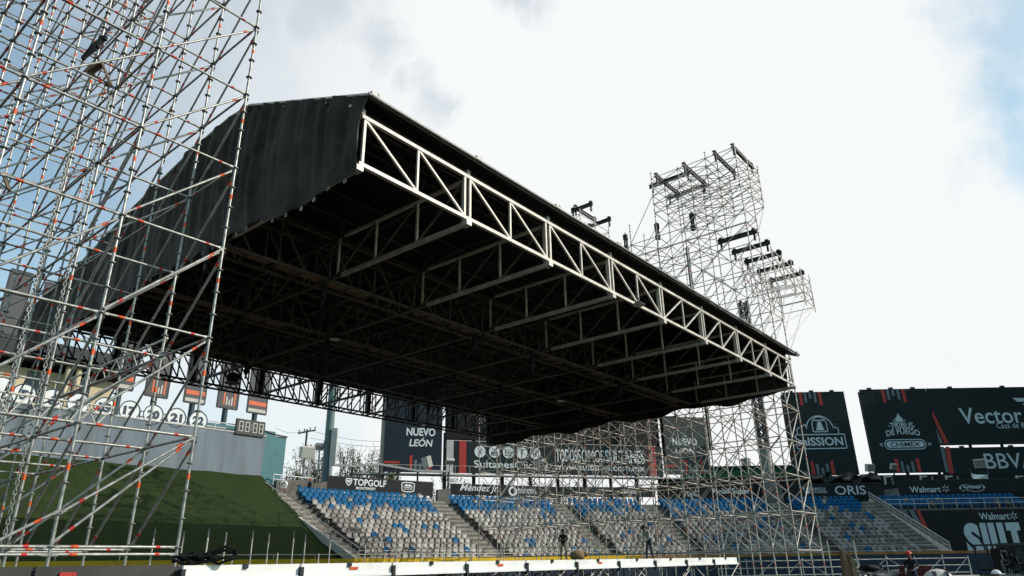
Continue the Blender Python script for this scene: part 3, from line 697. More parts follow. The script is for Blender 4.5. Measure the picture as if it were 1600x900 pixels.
t, r = billboard('dark billboard with outlined arch and bell emblem over rounded lettering', (1222, 612.5, 1319, 743, 1240, 1342))
bars(t, r, PR, .27, True); bars(t, r, PR, .27, False)
q = PR.rect_px(1244, 679, 1321, 701)
PR.flat('emblem', PR.stroke(PR.rpoly(q)+[PR.rpoly(q)[0]], .13), 'dimwhite', t, .1)
PR.text('lettering', 'mISSION', (q[0]+.25, q[1]-.35, q[2]+.35, q[3]-.35), 'dimwhite', t, .06, 0, .1)
mx = PR.pt(1279, 660)[0]; zz = q[3]; zt = PR.pt(1279, 650)[1]; rr = 1.75
arc = [(mx+rr*math.cos(math.pi*i/14), zt-rr+rr*math.sin(math.pi*i/14)) for i in range(15)]
pts = [(q[1]-.7, zz), (q[1]-.7, zz+.75), (q[1]-1.3, zz+1.0), (mx+rr+.1, zz+1.35), (mx+rr, zt-rr)]+arc[1:-1]+[(mx-rr, zt-rr), (mx-rr-.1, zz+1.35), (q[0]+.9, zz+1.0), (q[0]+.3, zz+.75), (q[0]+.3, zz)]
PR.flat('emblem', PR.stroke(pts, .13), 'dimwhite', t, .1)
r2 = .95; zb2 = zz+.35
arc2 = [(mx+r2*math.cos(math.pi*i/12), zb2+1.0+r2*math.sin(math.pi*i/12)) for i in range(13)]
PR.flat('emblem', PR.stroke([(mx-r2, zb2), (mx+r2, zb2)]+arc2+[(mx-r2, zb2)], .11), 'dimwhite', t, .1)
PR.flat('bell', [[(mx-.55, zb2+.2), (mx+.6, zb2+.2), (mx+.42, zb2+.5), (mx+.25, zb2+1.3), (mx-.2, zb2+1.3), (mx-.4, zb2+.5)], [(mx-.7, zb2+1.4), (mx+.7, zb2+1.4), (mx+.6, zb2+1.55), (mx-.6, zb2+1.55)]], 'dimwhite', t, .1)
t, r = billboard('dark billboard with campfire emblem, curved lettering and rounded name plate', (1341, 608, 1446, 739, 1370, 1476))
bars(t, r, PR, .32, True); bars(t, r, PR, .30, False)
q = PR.rect_px(1388, 661, 1429, 671); PR.text('lettering', '·TRIBUS·', q, 'dimwhite', t, .03, 0, .1, .12)
q = PR.rect_px(1384, 673, 1437, 682); PR.text('lettering', 'DE FUEGO', q, 'dimwhite', t, .045, 0, .1, .28)
a, z = PR.pt(1404, 655.5)
PR.flat('emblem', [[(a-.42, z-.3), (a+.42, z-.3), (a+.5, z+.1), (a+.25, z+.3), (a, z+.85), (a-.2, z+.35), (a-.5, z+.15)]]+PR.stroke([(a-.9, z-.75), (a+.8, z-.1)], .12)+PR.stroke([(a+.9, z-.75), (a-.8, z-.1)], .12), 'dimwhite', t, .1)
q = PR.rect_px(1382, 687, 1446, 702); hr = (q[3]-q[2])/2; cz = (q[2]+q[3])/2
def pill(a0, a1, cz, h, n=10):
    return [(a1-h+h*math.cos(-math.pi/2+math.pi*i/n), cz+h*math.sin(-math.pi/2+math.pi*i/n)) for i in range(n+1)]+[(a0+h+h*math.cos(math.pi/2+math.pi*i/n), cz+h*math.sin(math.pi/2+math.pi*i/n)) for i in range(n+1)]
pp = pill(q[0], q[1], cz, hr); PR.flat('name_plate', PR.stroke(pp+[pp[0]], .11), 'dimwhite', t, .1)
PR.flat('name_plate', [pill(q[0]+.22, q[1]-.22, cz, hr-.22)], 'dimwhite', t, .1)
PR.text('lettering', 'CHIMEX', (q[0]+.7, q[1]-.7, cz-hr*.48, cz+hr*.48), 'teal_black', t, .05, 0, .11)
for sx, tx in ((q[0]-.7, '«'), (q[1]+.25, '»')): PR.text('lettering', tx, (sx, sx+.5, cz-.2, cz+.2), 'dimwhite', t, 0, 0, .1)
t, r = billboard('wide dark billboard with large pale wordmark and red diagonal stripe, top right', (1447, 605, 1700, 694, 1466, 1720))
PR.text('lettering', 'Vector', PR.rect_px(1499, 637, 1596, 662), 'dimwhite', t, .022, 0, .1)
PR.text('lettering', 'Casa de Bolsa', PR.rect_px(1556, 660.5, 1618, 669), 'dimwhite', t, 0, 0, .1)
z0, z1 = r[2], r[3]
def zz_(y): return PR.pt(1460, y)[1]
def pp_(x, y): return PR.pt(x, y)
PR.flat('stripe', [[pp_(1456, 650), pp_(1475, 693), pp_(1482, 693), pp_(1456, 641)]], 'redprint', t, .1)
PR.flat('stripe', [[pp_(1461, 668), pp_(1467, 693), pp_(1473, 693)]], 'greyprint', t, .1)
PR.flat('wing_mark', [[pp_(1581, 622), pp_(1640, 622), pp_(1640, 627), pp_(1589, 628)], [pp_(1597, 631), pp_(1640, 631), pp_(1640, 634), pp_(1601, 635)]], 'dimwhite', t, .1)
t, r = billboard('wide dark billboard with thin pale initials below the red-striped one', (1468, 698, 1700, 741, 1477, 1715), seams=False)
PR.text('lettering', 'BBVA', PR.rect_px(1538, 708, 1618, 732), 'dimwhite', t, .012, 0, .1)
PR.flat('stripe', [[pp_(1476, 698), pp_(1483, 740), pp_(1490, 740), pp_(1482.5, 698)]], 'redprint', t, .1)
PR.flat('stripe', [[pp_(1468, 698), pp_(1477, 738), pp_(1482, 738), pp_(1474, 698)]], 'greyprint', t, .1)
# lower banner wall under the upper rows
PLW = Plane((CX+TRt, CY+RB+RD*11.45, 0), (1, 0))
t = thing('banner_wall', PLW.w(12, 0), 'black wall banner with giant pale letters below the upper right seats', 'banner')
PLW.slab((.2, 60, 0, ZTOP-2*RH-.15), .12).build('panel', 'blackbanner', t)
def pw_(x, y): return PLW.pt(x, y)
PLW.text('lettering', 'Walmart', PLW.rect_px(1529, 801, 1576, 812), 'dimwhite', t, .035, 0, .1)
a, z = pw_(1583, 806); spark(PLW, a, z, .13, .42, .09, 'dimwhite', t)
PLW.text('giant_letter', 'S', PLW.rect_px(1508, 817, 1533.5, 873), 'dimwhite', t, .13, 0, .1)
def gl(*rs):
    o = []
    for x0, y0, x1, y1 in rs: o.append(PLW.rpoly(PLW.rect_px(x0, y0, x1, y1)))
    return o
zt1, zb1 = PLW.pt(1545, 817)[1], PLW.pt(1545, 873)[1]
def col(x0, x1, z0=None, z1=None): return [(PLW.pt(x0, 845)[0], z0 or zb1), (PLW.pt(x1, 845)[0], z0 or zb1), (PLW.pt(x1, 845)[0], z1 or zt1), (PLW.pt(x0, 845)[0], z1 or zt1)]
PLW.flat('giant_letter', [col(1535.5, 1545.3, zb1+.95), col(1548, 1558, zb1+.95), col(1535.5, 1558, zb1, zb1+.95)], 'dimwhite', t, .1)
PLW.flat('giant_letter', [col(1562, 1572, zb1+.95), col(1562, 1578, zb1, zb1+.95)], 'dimwhite', t, .1)
PLW.flat('giant_letter', [col(1582, 1592, zb1, zt1-.8), col(1576, 1598, zt1-.8, zt1)], 'dimwhite', t, .1)
PLW.text('giant_letter', 'A', PLW.rect_px(1600, 817, 1624, 873), 'dimwhite', t, .12, 0, .1)
PLW.flat('stripe', [[pw_(1406, 797), pw_(1414, 797), pw_(1440, 835), pw_(1428, 828)], [pw_(1419, 797), pw_(1427, 797), pw_(1452, 843), pw_(1440, 836)]], 'greyprint', t, .1)
PLW.flat('stripe', [[pw_(1431, 797), pw_(1436, 797), pw_(1458, 845), pw_(1448, 842)]], 'redprint', t, .1)
# unseen stand added off-frame on the right to shade the right-hand seats
t = thing('shade_stand', (95, 66, 0), 'tall roofed main stand just beyond the right edge', 'grandstand')
b = MB(); b.box((102, 78, 22), (20, 44, 44)); b.build('wall', 'concrete', t)
b = MB(); b.box((103, 78, 45), (24, 46, 1.2)); b.build('roof', 'palegrey', t)
b = MB(); b.box((60, 21, 9.5), (16, 27, 19)); b.build('added_shade_block', 'concrete', t)  # low block added out of view to shade the materials at lower right
# ================================================================== STAGE ROOF (stage coordinates a along the front, b to the rear)
K = .9
A0, MOD, BF, BR = 8.82, 3.835, 11.9, 34.8
A1 = A0+8*MOD
ZL, ZU = 10.68, 12.03
PROF = [(11.5, 12.38), (12.6, 12.85), (17.4, 14.9), (18.6, 15.0), (20.6, 14.82), (25.3, 14.0), (30.6, 12.75), (35.2, 12.25)]
def zroof(b):
    for (b0, z0), (b1, z1) in zip(PROF, PROF[1:]):
        if b0 <= b <= b1: return z0+(z1-z0)*(b-b0)/(b1-b0)
    return PROF[0][1] if b < PROF[0][0] else PROF[-1][1]
roof = thing('stage_roof', S((A0+A1)/2, (BF+BR)/2, 1.72), 'huge black covered stage roof on white aluminium trusses', 'stage roof')
# cover sheet
b = MB(); aa = [A0-.12+(A1+.62-A0)*i/24 for i in range(25)]
pf = []
for (b0, z0), (b1, z1) in zip(PROF, PROF[1:]):
    for q in range(4): pf.append((b0+(b1-b0)*q/4, z0+(z1-z0)*q/4))
pf.append(PROF[-1]); nb = len(pf)
top = [S(a, bb, z-.05*abs(math.sin((a-A0)/MOD*math.pi))*(0 if i in (0, nb-1) else 1)) for a in aa for i, (bb, z) in enumerate(pf)]
bot = [v-Vector((0, 0, .05)) for v in top]; o = len(top)
fs = []
for i in range(24):
    for j in range(nb-1):
        k = i*nb+j; fs += [(k, k+nb, k+nb+1, k+1), (o+k, o+k+1, o+k+nb+1, o+k+nb)]
for i in range(24): fs += [(i*nb, o+i*nb, o+(i+1)*nb, (i+1)*nb), (i*nb+nb-1, (i+1)*nb+nb-1, o+(i+1)*nb+nb-1, o+i*nb+nb-1)]
for j in range(nb-1): fs += [(j, j+1, o+j+1, o+j), (24*nb+j, o+24*nb+j, o+24*nb+j+1, 24*nb+j+1)]
b.add(top+bot, fs); b.build('roof_cover', 'tarp', roof)
b = MB()   # eave pipe with couplers
b.tube(S(A0-.16, 11.48, 12.41), S(A1+.55, 11.48, 12.45), .05, 8)
for i in range(9):
    a = A0+.02+i*MOD*1.0
    b.box(S(a, 11.48, 12.46), (.24, .11, .11), (E1, E2, UPZ)); b.box(S(a+.1, 11.46, 12.50), (.05, .07, .10), (E1, E2, UPZ))
b.build('eave_pipe', 'rosette', roof)
b = MB(); zf = [(p, z+.04) for p, z in PROF[:4]]
b.path([S(A0-.13, p, z) for p, z in zf], .04, 6); b.path([S(A0-.13, p, z+.04) for p, z in PROF[3:]], .04, 6); b.build('gable_pipe', 'galvfar', roof)
# purlins under the sheet
b = MB()
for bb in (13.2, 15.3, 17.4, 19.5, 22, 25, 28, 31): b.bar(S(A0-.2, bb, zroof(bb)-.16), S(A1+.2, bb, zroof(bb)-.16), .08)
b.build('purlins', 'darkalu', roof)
b = MB()
for bb in (11.9,): b.bar(S(A0-.2, bb+.25, zroof(bb)-.2), S(A1+.2, bb+.25, zroof(bb)-.2), .07)
b.build('eave_purlin', 'alubeige', roof)
# front truss, white
ft = None
b = MB(); b.bar(S(A0, BF, ZL), S(A1, BF, ZL), .10); b.bar(S(A0, BF, ZU), S(A1, BF, ZU), .10)
ft = b.build('front_truss', 'alu', roof)
for k in range(9):
    a = A0+k*MOD
    for da in (-.11, .11):
        if (k == 0 and da < 0) or (k == 8 and da > 0): continue
        b = MB(); b.bar(S(a+da, BF, ZL+.06), S(a+da, BF, ZU-.06), .07); b.build('post', 'alu', ft)
    b = MB(); b.box(S(a, BF+.02, ZL-.16), (.2, .24, .14), (E1, E2, UPZ)); b.box(S(a, BF+.03, ZU+.12), (.13, .2, .14), (E1, E2, UPZ)); b.build('joint_plate', 'galvfar', ft)
    if k == 8: break
    l, m_, r = a+.15, a+MOD/2, a+MOD-.15
    b = MB(); b.bar(S(m_, BF, ZL+.06), S(m_, BF, ZU-.06), .06); b.build('post', 'alu', ft)
    for (p, q) in ([((l, ZU-.07), (m_-.05, ZL+.07)), ((m_+.05, ZU-.07), (r, ZL+.07))] if k < 4 else [((l, ZL+.07), (m_-.05, ZU-.07)), ((m_+.05, ZL+.07), (r, ZU-.07))]):
        b = MB(); b.bar(S(p[0], BF, p[1]), S(q[0], BF, q[1]), .06, .06, E2); b.build('diagonal', 'alu', ft)
# trusses running to the rear
for k in range(9):
    a = A0+k*MOD+(.0 if k < 8 else -.02)
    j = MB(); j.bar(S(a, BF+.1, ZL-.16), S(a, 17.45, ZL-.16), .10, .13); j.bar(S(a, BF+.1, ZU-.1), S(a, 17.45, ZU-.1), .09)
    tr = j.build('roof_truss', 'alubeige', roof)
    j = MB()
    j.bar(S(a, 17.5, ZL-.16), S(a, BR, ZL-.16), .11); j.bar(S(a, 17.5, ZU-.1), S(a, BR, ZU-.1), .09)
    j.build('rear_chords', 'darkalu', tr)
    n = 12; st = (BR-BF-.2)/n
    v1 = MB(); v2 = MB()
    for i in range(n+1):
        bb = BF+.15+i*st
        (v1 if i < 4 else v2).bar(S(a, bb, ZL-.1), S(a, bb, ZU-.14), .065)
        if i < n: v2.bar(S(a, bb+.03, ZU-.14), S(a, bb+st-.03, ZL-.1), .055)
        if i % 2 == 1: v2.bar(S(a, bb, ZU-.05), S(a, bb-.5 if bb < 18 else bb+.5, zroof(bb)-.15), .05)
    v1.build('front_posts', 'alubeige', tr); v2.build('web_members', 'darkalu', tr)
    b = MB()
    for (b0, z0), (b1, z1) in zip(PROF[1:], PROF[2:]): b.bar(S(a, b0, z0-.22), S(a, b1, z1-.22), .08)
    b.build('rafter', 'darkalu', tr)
# cross trusses parallel to the front
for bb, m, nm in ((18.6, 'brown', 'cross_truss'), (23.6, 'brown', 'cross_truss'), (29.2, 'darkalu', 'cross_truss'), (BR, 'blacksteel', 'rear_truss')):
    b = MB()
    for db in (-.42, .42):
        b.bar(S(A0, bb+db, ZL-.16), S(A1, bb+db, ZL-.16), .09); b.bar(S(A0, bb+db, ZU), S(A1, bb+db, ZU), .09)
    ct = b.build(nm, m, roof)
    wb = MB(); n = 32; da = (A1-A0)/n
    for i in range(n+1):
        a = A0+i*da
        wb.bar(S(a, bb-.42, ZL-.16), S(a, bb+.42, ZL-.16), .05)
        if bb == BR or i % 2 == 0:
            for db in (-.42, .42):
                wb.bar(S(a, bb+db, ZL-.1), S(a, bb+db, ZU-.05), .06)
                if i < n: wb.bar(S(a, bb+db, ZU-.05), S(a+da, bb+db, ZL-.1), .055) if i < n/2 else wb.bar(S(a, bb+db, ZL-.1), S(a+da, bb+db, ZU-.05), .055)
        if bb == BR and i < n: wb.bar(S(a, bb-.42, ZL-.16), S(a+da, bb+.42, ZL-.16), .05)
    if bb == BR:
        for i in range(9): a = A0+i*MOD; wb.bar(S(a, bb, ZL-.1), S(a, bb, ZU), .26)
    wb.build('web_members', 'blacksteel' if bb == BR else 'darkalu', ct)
# plank strip on the first cross trusses
b = MB()
for bb in (18.6, 23.6):
    for i in range(15):
        if i % 4 != 3: b.box(S(A0+1+i*2, bb+.08*(i % 3)-.05, ZL-.07), (1.7, .3, .05), (E1, E2, UPZ))
b.build('walk_planks', 'wood', roof)
# side curtains
rc = random.Random(3)
def curtain(aside, sgn, name, b0, b1, zb_fn, label):
    nx, nz = 260, 26; vs = []; ph = [rc.uniform(0, 6.28) for _ in range(12)]
    for i in range(nx+1):
        f = i/nx
        for j in range(nz+1):
            g = j/nz
            bb = b0+(b1-b0)*f
            bt = bb+.2*g*max(0, 1-f*6)
            zt = zroof(bb)+.03; z = zt+(zb_fn(bb)-zt)*g
            sl_ = bb*1.0+g*1.1
            q_ = bb*1.0-g*.9+(1.2*g*g)
            d = .10*mnoise.noise(Vector((q_*2.1, g*.5, 3.1)))+.06*mnoise.noise(Vector((q_*4.6, g*.9, 7.7)))+.10*mnoise.noise(Vector((bb*.55, g*1.2, 1.7)))+.022*math.sin(8.5*q_+3*mnoise.noise(Vector((bb*.8, g, 5))))
            d *= (.35+.65*math.sin(math.pi*min(1, .15+g*.85)))
            vs.append(S(aside+sgn*(d*1.5+.02+.05*g*g), bt, z))
    b = MB(); b.add(vs, [(i*(nz+1)+j, (i+1)*(nz+1)+j, (i+1)*(nz+1)+j+1, i*(nz+1)+j+1) for i in range(nx) for j in range(nz)], True)
    c = b.build(name, 'curtain', roof)
    g_ = MB()
    for i in range(4, nx, 7):
        p = vs[i*(nz+1)+nz]
        if p is None: continue
        q = p-Vector((0, 0, .07)); u_ = E2
        g_.path([q+u_*.05*math.cos(t)+UPZ*.05*math.sin(t) for t in [k*math.pi/3 for k in range(7)]], .010, 5)
    if sgn < 0: g_.build('eyelet_rings', 'galv', c)
    return c
def zb_left(bb):
    K_ = [(11.4, 10.3), (12.3, 10.21), (14.0, 10.12), (14.7, 10.14), (15.8, 10.36), (17, 10.4), (22, 10.35), (36, 10.2)]
    for (b0, z0), (b1, z1) in zip(K_, K_[1:]):
        if b0 <= bb <= b1: return z0+(z1-z0)*(bb-b0)/(b1-b0)+.03*math.sin(bb*4.1)
    return 10.2
curtain(A0-.13, -1, 'side_curtain', 11.52, 35.0, zb_left, '')
curtain(A1+.25, 1, 'side_curtain', 12.15, 35.2, lambda bb: 10.32+.13*math.sin(bb*1.1)+.06*math.sin(bb*2.7)-.02*(bb-13), '')
# a few hanging cords and work lamps under the roof
for k, (px, py) in enumerate([(523, 531), (998, 477), (740, 648), (876, 627)]):
    p = at(px, py, Z=ZL-.35)
    t = thing('work_lamp', p+Vector((0, 0, .1)), ['round work lamp hanging under the roof left of centre', 'small work lamp under the roof near the white front truss', 'round work lamp hanging near the rear truss', 'small lamp hanging under the dark right half of the roof'][k], 'lamp')
    b = MB(); b.tube(p+Vector((0, 0, .02)), p+Vector((0, 0, .12)), .24, 14, .12); b.tube(p+Vector((0, 0, .12)), p+Vector((0, 0, .3)), .03, 6); b.build('housing', 'blacksteel', t)
    b = MB(); b.tube(p, p+Vector((0, 0, .018)), .22, 14); b.build('lens', 'lampglass', t)
p = at(364, 590, Z=ZL-.25)
t = thing('moving_light', p, 'black round stage light hanging from the rear truss at left', 'lamp')
b = MB(); b.ell(p, .34, .34, .26, 12, 8); b.build('head', 'blacksteel', t)
b = MB(); b.path([p+E1*.42*math.cos(x)+UPZ*.42*abs(math.sin(x)) for x in [k*math.pi/8 for k in range(9)]], .04, 6); b.tube(p+UPZ*.4, p+UPZ*.6, .08, 8); b.build('yoke', 'blacksteel', t)
b = MB(); b.tube(p-UPZ*.3, p-UPZ*.24, .36, 14); b.build('lens_ring', 'rosette', t)
rm = random.Random(21)
for k in range(14):
    aa_ = A0+MOD*(k % 8)+rm.uniform(-.2, .2); bb_ = (18.6, 23.6, 29.2)[k % 3]
    p = S(aa_, bb_, ZL-.2)
    m_ = MB(); m_.tube(p, p-UPZ*.5, .10, 8, .13); m_.tube(p-UPZ*.5, p-UPZ*.75, .05, 6); m_.build('roof_motor', 'blacksteel', roof)
    m_ = MB(); q = S(aa_+MOD*rm.uniform(.6, .95), bb_, ZL-.15); m_.path([p.lerp(q, i/8)-UPZ*(.15+rm.uniform(.25, .5)*math.sin(math.pi*i/8)) for i in range(9)], .016, 4); m_.build('cable_loop', 'black', roof)
for k in range(8):
    a_ = A0+MOD*k
    m_ = MB()
    for bb_ in (14.5, 16.8, 21.0, 26.0, 32.0): m_.box(S(a_+MOD/2, bb_, zroof(bb_)-.09), (MOD-.1, .12, .03), (E1, E2, UPZ))
    m_.build('roof_straps', 'darkalu', roof)
# ================================================================== SCAFFOLD TOWERS
def post_builder(h, ros, far):
    R0 = .036 if far else .028
    b = MB(); b.tube((0, 0, 0), (0, 0, h), R0, 6 if far else 10)
    if ros:
        b.mi = 1; z = .54
        while z < h-.02:
            b.tube((0, 0, z-.008), (0, 0, z+.008), .070, 6 if far else 10); z += .5
    b.mi = 2; z = 1.30
    if True:
        while z < h:
            b.tube((0, 0, z-.06), (0, 0, z+.05), R0+.003, 6 if far else 10); z += 2.0
    return b
def ledger_builder(L, far, r=.0265):
    r = r+.004 if far else r
    b = MB(); n = 6 if far else 9
    b.tube((0, 0, .04), (0, 0, L-.04), r, n)
    b.mi = 1
    for z in (.07, L-.07): b.box((0, 0, z), (.05, .05, .10))
    b.mi = 2
    for k, z in enumerate((.36, L-.36)):
        if k == 0 or not far: b.mi = 2 if k == 0 else 3; b.tube((0, 0, z-.04), (0, 0, z+.04), r+.003, n)
    b.mi = 3
    if not far: b.tube((0, 0, .285), (0, 0, .335), r+.0025, n)
    return b
def dirmat(p, q):
    d = (q-p); z = d.normalized(); return Matrix.Translation(p) @ z.to_track_quat('Z', 'Y').to_matrix().to_4x4()
CACHE = {}
def scaffold(t, posts, ledgers, braces, far, steel):
    mats_p = [steel, 'rosette', 'orange', 'redband']
    def emit(items, name, maker, plural):
        items = [(p, q) for p, q in items if any(in_view(p.lerp(q, f), 60) for f in (0, .25, .5, .75, 1))]
        items.sort(key=lambda pq: ((pq[0]+pq[1])/2-Vector((0, 0, EYE))).length)
        rest = MB()
        for i, (p, q) in enumerate(items):
            L_ = round((q-p).length, 2); key = (name, L_, far)
            if key not in CACHE:
                bd = maker(L_); CACHE[key] = (bd, bd.mesh(name, mats_p))
            bd, me = CACHE[key]; mw = dirmat(p, q)
            if i < 100: inst(name, me, t, mw)
            else:
                o0 = len(rest.v); rest.v += [mw @ v for v in bd.v]; rest.f += [[a+o0 for a in f] for f in bd.f]; rest.m += bd.m; rest.sm += bd.sm
        if rest.v: tag(rest.build(plural, mats_p, t), kind='stuff')
    emit(posts, 'standard', lambda L_: post_builder(L_, True, far), 'standards')
    emit(ledgers, 'ledger', lambda L_: ledger_builder(L_, far), 'ledgers')
    emit(braces, 'brace', lambda L_: ledger_builder(L_, far, .025), 'braces')
G = 2.07
# left tower
lt = thing('scaffold_tower', S(4.45, 17.4, 0), 'tall dense scaffold tower with orange banded pipes filling the left side', 'scaffold')
la = [6.52-G*i for i in range(6)]; lb = [13.29+G*i for i in range(7)]
posts, leds, brs = [], [], []
HT = 27.0
for a in la:
    for bb in lb: posts.append((S(a, bb, 0), S(a, bb, HT if bb < 24 else 22)))
def jit(v, s=.03): return v
for k in range(1, 14):
    z = 2.04+2*(k-1)
    for i, a in enumerate(la):
        for j, bb in enumerate(lb):
            top_ok = bb < 24 or z < 22
            if not top_ok: continue
            if i+1 < len(la):
                if not (k == 1 and j > 2): leds.append((S(la[i+1], bb, z), S(a, bb, z)))
                if (j in (0, 1, 3, 5)) and k > 1 and not (i > 0 and (i+j+k) % 3 == 0): brs.append((S(a, bb+.05, z-.04), S(la[i+1], bb+.05, z-2+.04)))
            if j+1 < len(lb):
                if k > 1: leds.append((S(a, bb, z+.0), S(a, lb[j+1], z)))
                if (i in (0, 1, 3)) and k > 1 and not (i > 0 and (i+j+2*k) % 2 == 0): brs.append((S(a+.05, bb, z-.04), S(a+.05, lb[j+1], z-2+.04)))
# doubled pipes and guard rails on the base lift
leds += [(S(la[i+1], lb[0]-.0, 1.92), S(la[i], lb[0], 1.92)) for i in range(4)]
leds += [(S(la[1], lb[0], 4.0), S(la[0], lb[0], 4.04))][:0]
brs += [(S(6.52, 13.24, 4.04), S(4.45, 13.24, 2.55)), (S(4.45, 13.22, 2.6), S(2.38, 13.22, 1.3)), (S(6.52, 13.24, 8.04), S(4.45, 13.24, 6.1)), (S(6.55, 15.3, 6.04), S(4.45, 15.3, 4.2))]
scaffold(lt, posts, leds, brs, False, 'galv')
# lattice girders inside the left tower
for (p, q) in ((S(6.6, 15.4, 6.5), S(6.6, 21.5, 6.5)), (S(2.44, 15.4, 8.5), S(2.44, 21.5, 8.5)), (S(2.44, 17.4, 5.2), S(6.5, 17.4, 5.2))):
    b = MB(); dz = Vector((0, 0, .45)); b.tube(p, q, .025, 6); b.tube(p-dz, q-dz, .025, 6); n = 14
    for i in range(n): b.tube(p.lerp(q, i/n)-(dz if i % 2 else Vector()), p.lerp(q, (i+1)/n)-(Vector() if i % 2 else dz), .016, 5)
    b.build('lattice_girder', 'galvfar', lt)
# base plates
b = MB()
for a in la[:3]:
    for bb in lb[:4]: b.box(S(a, bb, .02), (.2, .2, .03), (E1, E2, UPZ))
b.build('base_plates', 'rosette', lt)
# right tower
rt = thing('scaffold_tower', S(42, 24, 0), 'right-hand scaffold tower rising behind the roof, topped by black beams with a cantilevered arm', 'scaffold')
ra = [44.1-G*i for i in range(3)]; rb = [13.27+G*i for i in range(12)]
posts, leds, brs = [], [], []
def rh(j): return 27.2 if j <= 3 else (24.0 if j == 4 else (21.0 if j == 5 else (26.8 if j in (6, 7) else 14.0)))
for i, a in enumerate(ra):
    for j, bb in enumerate(rb):
        if i == 1 and j in (3, 7, 9): pass
        if i == 0 and j in (0, 1): posts.append((S(a, bb, 0), S(a, bb, 21.3))); posts.append((S(a, bb, 24.2), S(a, bb, rh(j)+.4)))
        else: posts.append((S(a, bb, 0), S(a, bb, rh(j)+(.4 if j % 2 else .1))))
zl = [2.04+2*k-(.0) for k in range(6)]+[14.04, 16.04, 18.04, 20.04, 21.54, 22.5, 24.3, 25.0, 25.7, 26.4, 27.1]
for k, z in enumerate(zl):
    for j, bb in enumerate(rb):
        for i, a in enumerate(ra):
            if i == 0 and j in (0, 1) and 21.3 < z < 24.0: continue
            if z < rh(j)+.2:
                if i < 2:
                    leds.append((S(ra[i+1], bb, z), S(a, bb, z)))
                    if k and not (i == 0 and j < 2 and z == 24.3) and ((i+j+k) % 2 == 0 or (i == 0 and j in (0, 2))): brs.append((S(a, bb+.05, z-.04), S(ra[i+1], bb+.05, zl[k-1]+.04 if k else 0.1)))
                if j < 11 and z < rh(j+1)+.2:
                    leds.append((S(a, bb, z), S(a, rb[j+1], z)))
                    if k and not (i == 0 and j < 2 and z == 24.3) and (i != 1 or j % 2 == 0): brs.append((S(a+.05, bb, z-.04), S(a+.05, rb[j+1], zl[k-1]+.04)))
                    if k and not (i == 0 and j < 2 and z == 24.3) and (j % 2 == 1 or (z < 13 and i != 1)): brs.append((S(a-.05, rb[j+1], z-.04), S(a-.05, bb, zl[k-1]+.04)))
# long back stays
brs += [(S(44.1, 13.27, 24.3), S(42.03, 13.27, 21.54)), (S(44.1, 15.34, 24.3), S(42.03, 15.34, 21.54)), (S(44.1, 13.27, 24.3), S(44.1, 17.41, 21.54))]
brs += [(S(42, 20.3, 24.5), S(42, 25.2, 18.5)), (S(44.1, 19.5, 23.0), S(44.1, 24.5, 17.0)), (S(40, 19.5, 25.8), S(40, 22.6, 21.0)), (S(42, 19.5, 22.4), S(42, 24.6, 16.4))]
leds += [(S(42, 19.5, 22.5), S(42, 24.4, 21.2))]
# cantilever arm to the right
wa = [44.1+2.03*i for i in range(5)]; wb_ = [13.27, 15.6]
for a in wa[1:]:
    for bb in wb_: posts.append((S(a, bb, 18.7), S(a, bb, 21.7)))
for z in (19.1, 19.75, 20.4, 21.05):
    for i in range(4):
        for bb in wb_: leds.append((S(wa[i], bb, z), S(wa[i+1], bb, z)))
    for a in wa[1:]: leds.append((S(a, wb_[0], z), S(a, wb_[1], z)))
for i in range(4):
    for bb in wb_:
        brs.append((S(wa[i], bb, 21.05), S(wa[i+1], bb, 19.1))); brs.append((S(wa[i], bb, 19.1), S(wa[i+1], bb, 21.05)))
for k, (a, z) in enumerate([(wa[4], 14.4), (wa[3], 13.6), (wa[2], 15.2), (wa[1], 16.4), (wa[4], 15.8)]):
    for bb in wb_: brs.append((S(a, bb, 19.1), S(44.1, bb, z)))
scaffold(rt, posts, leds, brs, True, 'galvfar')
def ibeam(parent, p, q, name='hoist_beam', posts=True):
    b = MB(); d = (q-p).normalized(); y = UPZ.cross(d)
    for dz, w_, h_ in ((.12, .18, .04), (-.12, .18, .04), (0, .05, .24)): b.bar(p+UPZ*dz, q+UPZ*dz, w_, h_) if False else b.box((p+q)/2+UPZ*dz, ((q-p).length, w_, h_), (d, y, UPZ))
    if posts:
        for f in (.08, .92):
            c = p.lerp(q, f); b.box(c-UPZ*.37, (.12, .12, .5), (d, y, UPZ)); b.box(c+UPZ*.19, (.22, .2, .12), (d, y, UPZ))
    return b.build(name, 'blacksteel', parent)
for a in (41.6, 43.9, 46.1, 48.5, 50.9): ibeam(rt, S(a, 13.2, 21.5), S(a, 15.9, 21.5))
ibeam(rt, S(42.0, 17.3, 27.75), S(42.0, 20.7, 27.75)); ibeam(rt, S(43.9, 17.0, 27.4), S(43.9, 20.3, 27.4))
for bb in (19.4, 17.2, 14.9, 13.6): ibeam(rt, S(40.4, bb, 27.6), S(44.2, bb, 27.6))
ibeam(rt, S(40.6, 26.9, 27.3), S(40.6, 24.9, 27.3)); ibeam(rt, S(43.4, 27.2, 27.1), S(43.4, 25.0, 27.1)); ibeam(rt, S(40.4, 26.5, 27.5), S(43.6, 26.5, 27.5))
b = MB()
for bb in (18.3, 21.5): b.box(S(42, bb, 15), (.18, .18, 14), (E1, E2, UPZ))
b.build('mast', 'blacksteel', rt)
